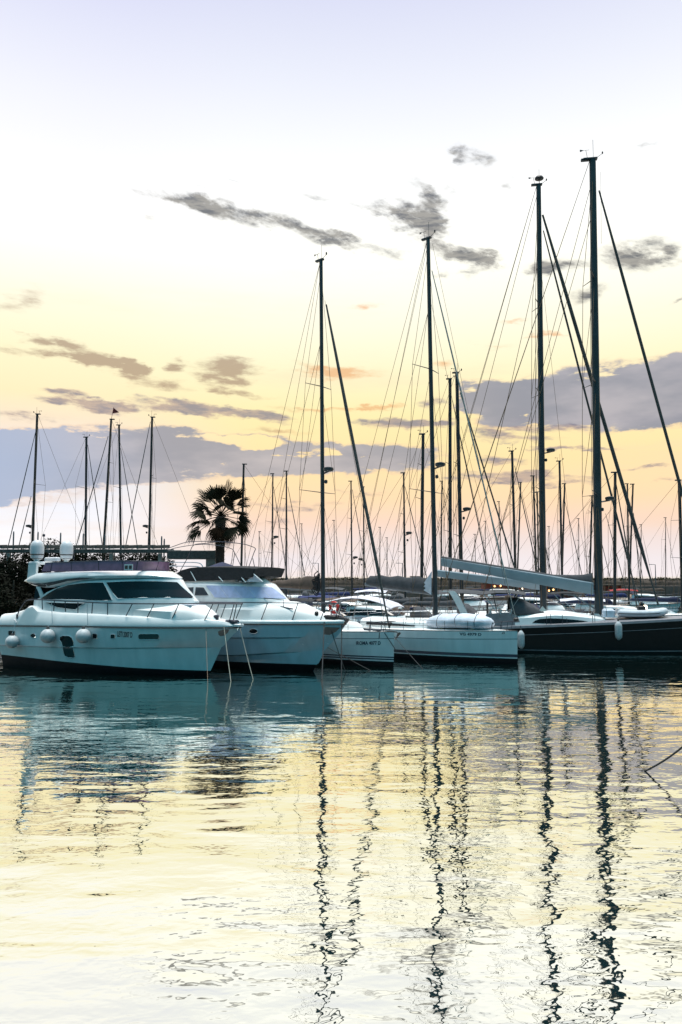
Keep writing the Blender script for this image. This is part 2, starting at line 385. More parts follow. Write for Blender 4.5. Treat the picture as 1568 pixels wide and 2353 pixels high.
# ------------------------------------------------------------------ water
def build_water():
    m = bpy.data.materials.new('harbour_water'); m.use_nodes = True
    nt = m.node_tree; N = nt.nodes; L = nt.links
    for n in list(N): N.remove(n)
    tc = N.new('ShaderNodeTexCoord')
    def wave(scale, sx, sy, detail, off, dist=0., rot=0.):
        mp = N.new('ShaderNodeMapping'); L.new(tc.outputs['Object'], mp.inputs[0])
        mp.inputs['Scale'].default_value = (sx, sy, 1); mp.inputs['Location'].default_value = (off, off * 1.3, off); mp.inputs['Rotation'].default_value = (0, 0, R(rot))
        n = N.new('ShaderNodeTexNoise'); n.inputs['Scale'].default_value = scale; n.inputs['Detail'].default_value = detail
        n.inputs['Roughness'].default_value = .5; n.inputs['Distortion'].default_value = dist
        L.new(mp.outputs[0], n.inputs['Vector']); return n.outputs['Fac']
    def mad(a, k, c):
        n = N.new('ShaderNodeMath'); n.operation = 'MULTIPLY_ADD'; L.new(a, n.inputs[0])
        if isinstance(k, (int, float)): n.inputs[1].default_value = k
        else: L.new(k, n.inputs[1])
        if isinstance(c, (int, float)): n.inputs[2].default_value = c
        else: L.new(c, n.inputs[2])
        return n.outputs[0]
    # calm patches: where the fine ripple is weak
    calm = wave(.16, .5, 1.2, 2, 4.)
    mr = N.new('ShaderNodeMapRange'); L.new(calm, mr.inputs['Value']); mr.inputs['From Min'].default_value = .38; mr.inputs['From Max'].default_value = .62
    mr.inputs['To Min'].default_value = WAV[4]; mr.inputs['To Max'].default_value = 1.0
    h = mad(wave(.45, .42, 1.0, 1, 1.), WAV[0], 0.)
    h = mad(wave(1.15, .48, 1.15, 1.5, 2., .3, 5), WAV[1], h)
    fine = mad(wave(3.0, .7, 1.1, 2, 3., .4, -6), WAV[2], 0.)
    fine = mad(wave(8.0, .8, 1.1, 1, 5., .3, 5), WAV[3], fine)
    h = mad(fine, mr.outputs[0], h)
    bp = N.new('ShaderNodeBump'); bp.inputs['Strength'].default_value = 1.0; bp.inputs['Distance'].default_value = 1.0
    L.new(h, bp.inputs['Height'])
    gl = N.new('ShaderNodeBsdfGlossy'); gl.inputs['Roughness'].default_value = .012; gl.inputs['Color'].default_value = (.985, .98, .895, 1)
    L.new(bp.outputs[0], gl.inputs['Normal'])
    df = N.new('ShaderNodeBsdfDiffuse'); df.inputs['Color'].default_value = (.004, .020, .020, 1); L.new(bp.outputs[0], df.inputs['Normal'])
    fr = N.new('ShaderNodeFresnel'); fr.inputs['IOR'].default_value = 1.6; L.new(bp.outputs[0], fr.inputs['Normal'])
    fac = mad(fr.outputs[0], .1, .88)
    mx = N.new('ShaderNodeMixShader'); L.new(fac, mx.inputs[0]); L.new(df.outputs[0], mx.inputs[1]); L.new(gl.outputs[0], mx.inputs[2])
    o = N.new('ShaderNodeOutputMaterial'); L.new(mx.outputs[0], o.inputs['Surface'])
    b = MB()
    b.add([(-3000, -60, 0), (3000, -60, 0), (3000, 5000, 0), (-3000, 5000, 0)], [(0, 1, 2, 3)])
    ob = b.build('water', m); tag(ob, 'calm rippled harbour water mirroring the sunset sky and masts', 'water', kind='structure')
WAV = (.044, .027, .0098, .0022, .40)
build_water()
# ------------------------------------------------------------------ hull and cabin lofting
def stations(n, p=1.7):
    return [1 - (1 - i / (n - 1)) ** p for i in range(n)]
def bow(B, t0=.35, p=2.3, aft=.93):
    def f(t):
        k = max(0, (t - t0) / (1 - t0)); return B * (1 - k ** p) * lerp(aft, 1, min(1, t / t0))
    return f
def ell(B, t0=.4, aft=.95, q=.5):
    def f(t):
        k = max(0, (t - t0) / (1 - t0)); return B * max(0, 1 - k * k) ** q * lerp(aft, 1, min(1, t / max(.01, t0)))
    return f
def shell(rows, n=44, top=True, camber=.06, mi=None, stern=True, p=1.7):
    """rows bottom to top: (x_aft, x_fore, halfbeam(t), z(x)) ; a closed symmetric body"""
    S = stations(n, p); b = MB(); rings = []
    for (xa, xf, bf, zf) in rows:
        ring = []
        for t in S:
            x = lerp(xa, xf, t); z = zf(x) if callable(zf) else zf
            ring.append((x, -max(bf(t), 0.004), z))
        port = [mir(q) for q in reversed(ring)]
        rings.append(ring + port)
    for i in range(len(rows) - 1):
        b.loft([rings[i], rings[i + 1]], False, False, (mi[i] if mi else 0))
    if stern:
        for i in range(len(rows) - 1):
            b.add([rings[i][0], rings[i + 1][0], rings[i + 1][-1], rings[i][-1]], [(0, 1, 2, 3)], mi[i] if mi else 0)
    if top:
        r = rings[-1]; m = mi[-1] if mi else 0; N = len(r)
        for k in range(n - 1):
            a, c = r[k], r[k + 1]; a2, c2 = r[N - 1 - k], r[N - 2 - k]
            ca = camber * min(1, abs(a[1]) / 1.0); cc = camber * min(1, abs(c[1]) / 1.0)
            b.add([a, c, (c[0], 0, c[2] + cc), (a[0], 0, a[2] + ca), a2, c2], [(0, 1, 2, 3), (3, 2, 5, 4)], m)
    return b
def bvh_of(b):
    return BVHTree.FromPolygons([Vector(p) for p in b.v], b.f)
def panel(fr, bvh, outline, out=.02, fy=-1.5, flat=False):
    """a slightly proud panel lying on a surface; outline in measured sight lines"""
    dn = []
    for i in range(len(outline)):
        a, c = outline[i], outline[(i + 1) % len(outline)]; k = max(1, int(math.hypot(c[0] - a[0], c[1] - a[1]) / 4))
        dn += [(lerp(a[0], c[0], j / k), lerp(a[1], c[1], j / k)) for j in range(k)]
    outline = dn
    H_ = [fr.hit(bvh, u, v, fy) for (u, v) in outline]
    cu = sum(p[0] for p in outline) / len(outline); cv = sum(p[1] for p in outline) / len(outline)
    b = MB(); n = len(outline)
    rings = [[h[0] - h[1] * .02 for h in H_], [h[0] + h[1] * out for h in H_]]
    for s in (.9, .8, .65, .5, .35, .2, .1):
        g = [fr.hit(bvh, lerp(cu, u, s), lerp(cv, v, s), fy) for (u, v) in outline]
        rings.append([h[0] + h[1] * out for h in g])
    c = fr.hit(bvh, cu, cv, fy); rings.append([c[0] + c[1] * out] * n)
    b.loft(rings, True, False)
    return b
def rim(fr, bvh, outline, r=.014, out=.012, fy=-1.5):
    b = MB(); b.tube([h[0] + h[1] * out for h in (fr.hit(bvh, u, v, fy) for (u, v) in outline)], r, 5, closed=True); return b
def rrect(x0, y0, x1, y1, r, k=4):
    out = []
    for (cx, cy, a0) in ((x1 - r, y1 - r, 0), (x0 + r, y1 - r, 90), (x0 + r, y0 + r, 180), (x1 - r, y0 + r, 270)):
        for i in range(k + 1):
            a = R(a0 + 90 * i / k); out.append((cx + r * math.cos(a), cy + r * math.sin(a)))
    return out
def ellipse(cx, cy, rx, ry, n=16):
    return [(cx + rx * math.cos(2 * math.pi * k / n), cy + ry * math.sin(2 * math.pi * k / n)) for k in range(n)]
def lettering(fr, bvh, text, u0, v0, u1, v1, hgt, m, parent, shear=0.0):
    """flat letters laid on the hull from (u0,v0) to (u1,v1) baseline"""
    cu = bpy.data.curves.new('lettering', 'FONT'); cu.body = text; cu.size = 1; cu.shear = shear; cu.resolution_u = 3; cu.offset = .03
    ob = bpy.data.objects.new('lettering_source', cu); COL.objects.link(ob)
    dg = bpy.context.evaluated_depsgraph_get(); me = bpy.data.meshes.new_from_object(ob.evaluated_get(dg))
    bpy.data.objects.remove(ob); bpy.data.curves.remove(cu)
    w = max(v.co.x for v in me.vertices); hh = max(v.co.y for v in me.vertices)
    b = MB(); vs = []
    for v in me.vertices:
        s = v.co.x / w; q, nn = fr.hit(bvh, lerp(u0, u1, s), lerp(v0, v1, s) - v.co.y / hh * hgt)
        vs.append(q + nn * .012)
    b.add(vs, [tuple(p.vertices) for p in me.polygons])
    bpy.data.meshes.remove(me)
    return b.build('lettering', m, parent, fixn=False)
def ropeline(p0, p1, sag, r, name, label, m, n=14, group='mooring lines running from the bows into the water', cat='mooring line'):
    P = []
    for i in range(n + 1):
        t = i / n; q = Vector(p0).lerp(Vector(p1), t); q.z -= sag * 4 * t * (1 - t); P.append(q)
    b = MB(); o = P[0]
    b.tube([q - o for q in P], r, 6)
    ob = b.build(name, m); ob.location = o
    tag(ob, label, cat, group); return ob
def anchor(parent, x, z, s=1.0, m=None):
    b = MB()
    b.tube([(x - .35 * s, 0, z + .05), (x + .12 * s, 0, z + .02), (x + .22 * s, 0, z - .12 * s)], .035 * s, 6)
    b.prism([(x + .30 * s, -.16 * s, z - .05 * s), (x + .34 * s, .0, z - .0 * s), (x + .30 * s, .16 * s, z - .05 * s), (x + .02 * s, 0, z - .42 * s)], (-.05 * s, 0, -.03 * s))
    b.prism([(x + .25 * s, -.02, z), (x + .25 * s, .02, z), (x + .0 * s, .02, z - .35 * s), (x + .0 * s, -.02, z - .35 * s)], (.10 * s, 0, .02 * s))
    return b.build('anchor', m or STEEL, parent)

# ------------------------------------------------------------------ flybridge yacht, leftmost
def flybridge_yacht():
    Z = lambda x, y: (x * .36633, 1206.2 + y * .36633)
    fr = Fr(onz(476, 1552), -26)
    e = empty('motor_yacht', fr.o, R(-26))
    tag(e, 'white flybridge motor yacht with round dark side windows and two satellite domes', 'motor yacht', 'motor yachts and cruisers')
    XS, XB = -11.7, 1.85
    bf = lambda x: bow(2.05, .35, 2.3)(min(1, max(0, (x - XS) / (XB - XS))))
    bul = [fr.side(*Z(*q), bf) for q in ((52, 560), (75, 549), (130, 535), (165, 508), (190, 505), (215, 535), (350, 551), (560, 560), (760, 570), (1000, 582), (1290, 597), (1390, 606), (1470, 622))]
    bulz = [(p[0], p[2]) for p in bul] + [(1.85, 2.33)]
    rows = [(-11.3, -.7, bow(1.45, .3, 1.8), -.45), (-11.45, .02, bow(1.72, .3, 1.9), 0.0),
            (-11.55, .2, bow(1.80, .3, 1.95), lambda x: interp([(-11.4, .60), (-9, .53), (-5.9, .42), (-3.2, .30), (.4, .22)], x)),  # antifouling edge drawn higher aft, painting in the dark shadow on the hull
            (-11.62, .78, bow(1.93, .32, 2.1), lambda x: interp([(-11, 1.08), (-4, 1.2), (.8, 1.32)], x)),
            (-11.62, .86, bow(1.99, .32, 2.1), lambda x: interp([(-11, 1.12), (-4, 1.24), (.8, 1.36)], x)),
            (-11.65, 1.35, bow(2.02, .34, 2.25), lambda x: interp([(-11, 1.65), (1.3, 1.85)], x)),
            (-11.7, XB, bow(2.05, .35, 2.3), lambda x: interp([(-11.7, 2.06), (-6, 2.19), (1.8, 2.25)], x))]
    b = shell(rows, 56, True, .05, [1, 1, 0, 0, 0, 0]); hull = b.build('hull', [WHITE, BOOT], e, 30); hb = bvh_of(b)
    # rub rail
    rb = MB()
    for s in (1, -1):
        rb.tube([(lerp(-11.7, XB, t), -s * (bow(2.05, .35, 2.3)(t) + .01), interp([(-11.7, 2.06), (-6, 2.19), (1.8, 2.25)], lerp(-11.7, XB, t))) for t in stations(40)], .032, 6)
    rb.build('rub_rail', BLACK, e)
    # bulwark and deck
    z0 = lambda x: interp([(-11.7, 2.06), (-6, 2.19), (1.8, 2.25)], x) + .036
    br = [(-11.7, XB, bow(2.04, .35, 2.3), z0), (-11.66, XB + .02, bow(2.05, .35, 2.3), lambda x: z0(x) + .06),
          (-11.5, XB - .05, bow(1.90, .35, 2.3), lambda x: max(z0(x) + .08, interp(bulz, x) - .07)), (-11.4, XB - .12, bow(1.78, .35, 2.3), lambda x: max(z0(x) + .09, interp(bulz, x)))]
    shell(br, 60, True, .03).build('deck', DECK, e, 45)
    # cabin
    roof = [(fr.on(*Z(x, y), -1.35)[0], fr.on(*Z(x, y), -1.35)[2]) for (x, y) in ((245, 470), (300, 425), (400, 380), (520, 356), (650, 349), (900, 342), (1110, 350))]
    xa = roof[0][0] - .1
    xf_t = fr.on(*Z(1118, 356), -.25)[0]; xf_b = fr.on(*Z(1245, 492), 0)[0]
    zb = lambda x: 2.45
    ztop = lambda x: interp(roof, x) + .02
    cr = [(xa - .1, xf_b + .05, ell(1.62, .45, .95, .62), 2.45), (xa - .05, xf_b, ell(1.60, .45, .95, .62), lambda x: min(3.40, ztop(x) - .02)),
          (xa, lerp(xf_b, xf_t, .6), ell(1.50, .45, .95, .6), lambda x: min(lerp(3.40, 4.3, .6), ztop(x) - .01)), (xa + .02, xf_t, ell(1.42, .45, .95, .55), ztop)]
    b = shell(cr, 60, True, .05); b.build('cabin', WHITE, e, 40); cb = bvh_of(b)
    w1 = [Z(*q) for q in ((252, 466), (300, 432), (360, 400), (430, 376), (520, 364), (650, 360), (672, 400), (706, 470), (680, 475), (480, 470))]
    w2 = [Z(*q) for q in ((669, 360), (800, 354), (960, 353), (1112, 360), (1150, 396), (1190, 432), (1216, 459), (1060, 456), (900, 457), (742, 463), (712, 430))]
    w3 = [Z(*q) for q in ((285, 484), (420, 488), (535, 490), (500, 512), (478, 532), (430, 528), (360, 518))]
    for w_ in (w1, w2, w3):
        o = panel(fr, cb, w_, .022, -1.5).build('window', TINT, e, 60)
        rim(fr, cb, w_, .018, .022, -1.5).build('window_frame', WHITE, o)
    # front windscreen on the centre line and the far side windows
    # foredeck trunk
    x1 = fr.on(*Z(1250, 500), 0); x2 = fr.on(*Z(1392, 600), -.1)
    tr = [(-4.6, x2[0] - .05, ell(1.42, .3, 1, .7), 2.45), (-4.6, x2[0] - .12, ell(1.38, .3, 1, .7), lambda x: interp([(-4.6, 3.15), (x1[0] - .5, 3.05), (x1[0], 3.0), (x2[0], 2.62)], x) - .1),
          (-4.6, x2[0] - .35, ell(.85, .3, 1, .7), lambda x: interp([(-4.6, 3.4), (x1[0] - .1, x1[2]), (x2[0], 2.66)], x))]
    shell(tr, 40, True, .05).build('foredeck', DECK, e, 50)
    pd = MB(); pd.bbox((-1.25, 0, 3.24), (1.5, 1.3, .14), .05); pd.build('sun_pad', PALEC, e)
    # flybridge coaming
    up = [(128, 345), (150, 322), (200, 304), (300, 297), (400, 294), (600, 288), (800, 287), (960, 291), (1040, 315), (1112, 350)]
    lo = [(124, 356), (150, 374), (200, 388), (270, 396), (350, 384), (450, 362), (600, 347), (800, 345), (960, 345), (1112, 354)]
    U = [fr.on(*Z(*q), -1.72 if q[0] < 900 else -1.0) for q in up]; L_ = [fr.on(*Z(*q), -1.72 if q[0] < 900 else -1.0) for q in lo]
    uz = [(p[0], p[2]) for p in U]; lz = [(p[0], p[2]) for p in L_]
    xa, xf = U[0][0], fr.on(*Z(1116, 353), -.2)[0]
    midz = lambda x: .5 * (interp(uz, x) + interp(lz, x))
    def fw(k):
        def f(t):
            s_ = min(1, t / .5); s_ = s_ * s_ * (3 - 2 * s_); w_ = lerp(1.62, 1.46, s_); q_ = max(0, (t - .5) / .5)
            return (w_ + k) * max(0, 1 - q_ * q_) ** .55 * lerp(.86, 1, min(1, t / .25))
        return f
    fl = [(xa + .15, xf - .2, fw(-.14), lambda x: interp(lz, x)), (xa + .02, xf - .02, fw(.06), lambda x: lerp(interp(lz, x), interp(uz, x), .25)),
          (xa, xf, fw(.10), lambda x: lerp(interp(lz, x), interp(uz, x), .5)), (xa + .05, xf - .3, fw(.03), lambda x: lerp(interp(lz, x), interp(uz, x), .85)), (xa + .1, xf - .55, fw(-.08), lambda x: interp(uz, x))]
    b = shell(fl, 56, True, .02); b.build('flybridge', WHITE, e, 40); fb = bvh_of(b)
    sc_ = [Z(*q) for q in ((145, 372), (250, 368), (330, 356), (420, 338), (500, 330), (598, 331), (598, 336), (500, 339), (430, 350), (340, 374), (270, 392), (200, 386))]
    panel(fr, fb, sc_, .004, -1.7).build('styling_groove', GREYC, e, 60)
    # smoked windscreen of the flybridge
    bot = [(262, 291), (400, 292), (620, 289), (800, 288)]; topp = [(285, 240), (400, 236), (620, 228), (800, 229)]
    Bm = [fr.on(*Z(*q), -1.50) for q in bot]; Tp = [fr.on(*Z(*q), -1.46) for q in topp]
    def wrap(P, xr):
        P = [Vector(p) for p in catmull(P, 4)]; c = P[-1]; out = list(P)
        for k in range(1, 10):
            a = math.pi * k / 10; out.append(Vector((c.x + xr * math.sin(a), c.y * math.cos(a), c.z)))
        return out + [Vector(mir(p)) for p in reversed(P)]
    bw = wrap(Bm, max(.3, fr.on(*Z(955, 292), -.3)[0] - Bm[-1][0])); tw = wrap(Tp, max(.3, fr.on(*Z(972, 232), -.3)[0] - Tp[-1][0]))
    s = MB(); s.loft([bw, tw, [p + (Vector((p.x - .0, p.y * .975, p.z)) - p) for p in tw], [Vector((p.x - .02, p.y * .975, p.z)) for p in bw]], False, False)
    fs = s.build('flybridge_windscreen', FLYSCREEN, e, 50)
    t_ = MB(); t_.tube([p + Vector((0, 0, .02)) for p in tw], .022, 5); t_.build('screen_rail', RAIL, fs)
    for k in range(2, 18, 3):
        q = MB(); q.tube([bw[k] + Vector((0, -.01, 0)), tw[k] + Vector((0, -.01, 0))], .014, 4); q.build('screen_post', BLACK, fs)
    # helm seat and console behind the screen
    c = MB(); c.bbox((-4.6, 0, 4.95), (.6, 2.0, .55), .1); c.bbox((-7.0, 0, 4.93), (1.4, 2.2, .45), .1); c.build('flybridge_seat', PALEC, e)
    # radar arch with two domes
    a0 = fr.on(*Z(233, 240), -.9); a1 = fr.on(*Z(418, 232), .9)
    ar = MB()
    xm = a0[0] + .15
    ar.bbox((xm, 0, 5.25), (.62, 2.7, .16), .05)
    for s_ in (-1, 1): ar.loft([[(xm + dx + ox, s_ * (1.28 + w), z) for (dx, w) in ((-.28, -.07), (.28, -.07), (.28, .07), (-.28, .07))] for (z, ox) in ((4.35, -.05), (4.8, 0.0), (5.2, .02))], True, True)
    arch = ar.build('radar_arch', WHITE, e)
    for (zx, zy, yy) in ((233, 186, -1.05), (418, 188, .85)):
        p = fr.on(*Z(zx, zy), yy); d = MB()
        d.lathe([(.05, -.26), (.30, -.18), (.335, 0), (.345, .12), (.345, .40), (.31, .56), (.22, .68), (.10, .74), (.01, .75)], (p[0], p[1], p[2]), 20)
        dm = d.build('satellite_dome', DOME, e)
        q = MB(); q.lathe([(.24, 0), (.16, .1), (.12, .3), (.20, .38), (.28, .40)], (p[0], p[1], p[2] - .62), 14); q.build('dome_pedestal', WHITE, dm)
        q = MB(); q.lathe([(.34, .03), (.352, .05), (.352, .075), (.34, .09)], (p[0], p[1], p[2] - .06), 20); q.build('dome_band', BLACK, dm)
    p = fr.on(*Z(330, 215), -.1); q = MB(); q.bbox((p[0], p[1], p[2]), (.9, .34, .2), .05); q.lathe([(.1, -.2), (.1, -.08)], p, 8); q.build('radar_scanner', DOME, e)
    for (x_, y0, y1, yy, lean) in ((276, 62, 215, -.2, .0), (465, 130, 228, .7, 0), (268, 120, 222, -.5, 0), (312, 120, 200, 0, -.2)):
        a = fr.on(*Z(x_, y0), yy); c = fr.on(*Z(x_, y1), yy); q = MB(); q.tube([c, (a[0] + lean, a[1], a[2])], .018, 5)
        if y0 == 62: q.lathe([(.04, 0), (.07, .02), (.07, .12), (.03, .15)], (a[0], a[1], a[2] - .1), 10)
        q.build('antenna', RAIL, e)
    p = fr.on(*Z(808, 265), -1.56); q = MB(); q.box(p, (.5, .03, .28)); nl = q.build('screen_hatch', WHITE, e)
    for dx in (-.12, .12):
        q = MB(); q.box((p[0] + dx, p[1] - .012, p[2]), (.17, .03, .16)); q.build('hatch_pane', BLACK, nl)
    # hull windows
    zs = lambda tab: [Z(*q) for q in tab]
    for out in (rrect(582, 682, 612, 711, 8), rrect(694, 684, 724, 713, 8), rrect(55, 662, 96, 693, 6), ellipse(210, 694, 17, 14, 10)):
        out = zs(out); o = panel(fr, hb, out, .010, -2).build('porthole', TINT, e, 60); rim(fr, hb, out, .016, .012, -2).build('porthole_rim', STEEL, o)
    out = zs(rrect(868, 682, 1001, 719, 14)); o = panel(fr, hb, out, .010, -2).build('porthole', TINT, e, 60); rim(fr, hb, out, .016, .012, -2).build('porthole_rim', WHITE, o)
    out = zs([(378, 702), (396, 694), (435, 695), (453, 706), (462, 725), (465, 740), (461, 770), (468, 800), (474, 826), (462, 834), (430, 832), (408, 822), (400, 800), (393, 760), (388, 740), (377, 722)])
    o = panel(fr, hb, out, .010, -2).build('hull_window', TINT, e, 60); rim(fr, hb, out, .016, .012, -2).build('window_frame', WHITE, o)
    lettering(fr, hb, 'LETI 2007 D', *Z(736, 699), *Z(832, 706), 34 * .36633, BLACK, e, .08)
    out = zs([(1368, 668), (1400, 656), (1440, 655), (1430, 676), (1408, 693), (1385, 697), (1372, 688)])
    panel(fr, hb, out, .01, -.3).build('anchor_pocket', BLACK, e, 60)
    anchor(e, 1.62, 2.42, .8)
    q = MB(); q.bbox((1.35, 0, 2.5), (.6, .35, .16), .04); q.lathe([(.13, 0), (.10, .1), (.14, .22), (.05, .26)], (.55, -.1, 2.55), 12)
    q.build('windlass', RAIL, e)
    q = MB(); q.bbox((1.72, 0, 2.36), (.34, .42, .12), .04); q.build('bow_roller', WHITE, e)
    # rail all round the bow
    rl = [(108, 590), (118, 545), (150, 492), (178, 471), (250, 469), (450, 480), (700, 491), (1000, 495), (1250, 493), (1400, 494), (1500, 495)]
    P = [fr.side(*Z(*q), lambda x: max(.05, bf(x) - .06)) for q in rl] + [fr.on(*Z(1524, 495), 0)]
    pr = catmull(P, 5)
    rail = MB(); rail.tube(list(pr) + [mir(p) for p in reversed(pr[:-1])], .028, 6); ro = rail.build('guard_rail', RAIL, e)
    for (xt, yt, xb, yb) in ((105, 560, 105, 612), (265, 469, 267, 530), (342, 474, 338, 540), (410, 478, 412, 545), (490, 482, 490, 552), (582, 486, 577, 556), (676, 489, 676, 563), (832, 493, 792, 570), (968, 495, 925, 579), (1124, 494, 1080, 590), (1338, 494, 1284, 600), (1470, 495, 1440, 602)):
        a = fr.side(*Z(xt, yt), lambda x: max(.05, bf(x) - .06)); c = fr.side(*Z(xb, yb), lambda x: max(.05, bf(x) - .12))
        for m_ in (0, 1):
            if m_: a, c = mir(a), mir(c)
            q = MB(); q.tube([c, a], .024, 5); q.build('stanchion', RAIL, ro)
    # cockpit: aft bulkhead, side ladder rails
    q = MB(); q.loft([[(-9.7, y, z) for (y, z) in ((-1.5, 2.3), (1.5, 2.3), (1.3, 4.0), (-1.3, 4.0))], [(-9.3, y, z) for (y, z) in ((-1.5, 2.3), (1.5, 2.3), (1.3, 4.0), (-1.3, 4.0))]], True, True); q.build('aft_bulkhead', TINT, e)
    for s_ in (-1, 1):
        q = MB(); q.loft([[(x_ + o_, s_ * 1.5, z_) for o_ in (-.1, .12)] + [(x_ + o_, s_ * 1.42, z_) for o_ in (.12, -.1)] for (x_, z_) in ((-9.0, 3.45), (-9.15, 3.75), (-9.35, 4.05))], True, True); q.build('roof_strut', WHITE, e)
    # fenders
    for i, (x, y, r_, yr, lab) in enumerate(((77, 733, 42, 590, 'round white ball fender hanging lowest at the stern of the flybridge yacht'), (300, 697, 46, 480, 'round white ball fender between stern porthole and tall dark hull window'), (523, 697, 46, 488, 'round white ball fender just ahead of the tall dark hull window'))):
        rr = .345 if i else .32
        p, n = fr.hit(hb, *Z(x, y), -2); c = Vector(p) + n * (rr + .02); c.y = min(c.y, -bf(c.x) - rr * .75)
        c = Vector(fr.on(*Z(x, y), c.y)); w = fr.world(c)
        f = empty('ball_fender', w); tag(f, lab, 'fender', 'ball fenders along the flybridge yacht')
        q = MB(); q.lathe([(rr * math.sin(a) + .001, -rr * math.cos(a)) for a in [math.pi * k / 14 for k in range(15)]], (0, 0, 0), 20); q.build('ball', RUBBER, f)
        q = MB(); q.lathe([(.10, rr * .93), (.08, rr * 1.05), (.05, rr * 1.25), (.02, rr * 1.35)], (0, 0, 0), 10); q.build('neck', BLACK, f)
        top = Vector(fr.world(fr.side(*Z(x + (25 if i else 15), yr), lambda x_: bf(x_) - .02))) - Vector(w)
        edge = Vector(fr.world((c.x, -bf(c.x) - .06, 2.3))) - Vector(w)
        q = MB(); q.tube([(0, 0, rr * 1.3), edge, top], .014, 5); q.build('lanyard', STEEL, f)
    # mooring lines
    ropeline(fr.world((1.15, -.35, 2.32)), onz(531, 1566), .05, .017, 'mooring_line', 'pale mooring line dropping steeply from the bow of the flybridge yacht', ROPE)
    ropeline(fr.world((1.55, .3, 2.35)), onz(582, 1561), .05, .017, 'mooring_line', 'pale mooring line slanting from the flybridge yacht across the hull of the cruiser', ROPE)
    ropeline(fr.world((.35, -.62, 2.2)), onz(478, 1575), 0, .008, 'mooring_line', 'thin brown line hanging straight down at the stem of the flybridge yacht', WIRE)
flybridge_yacht()

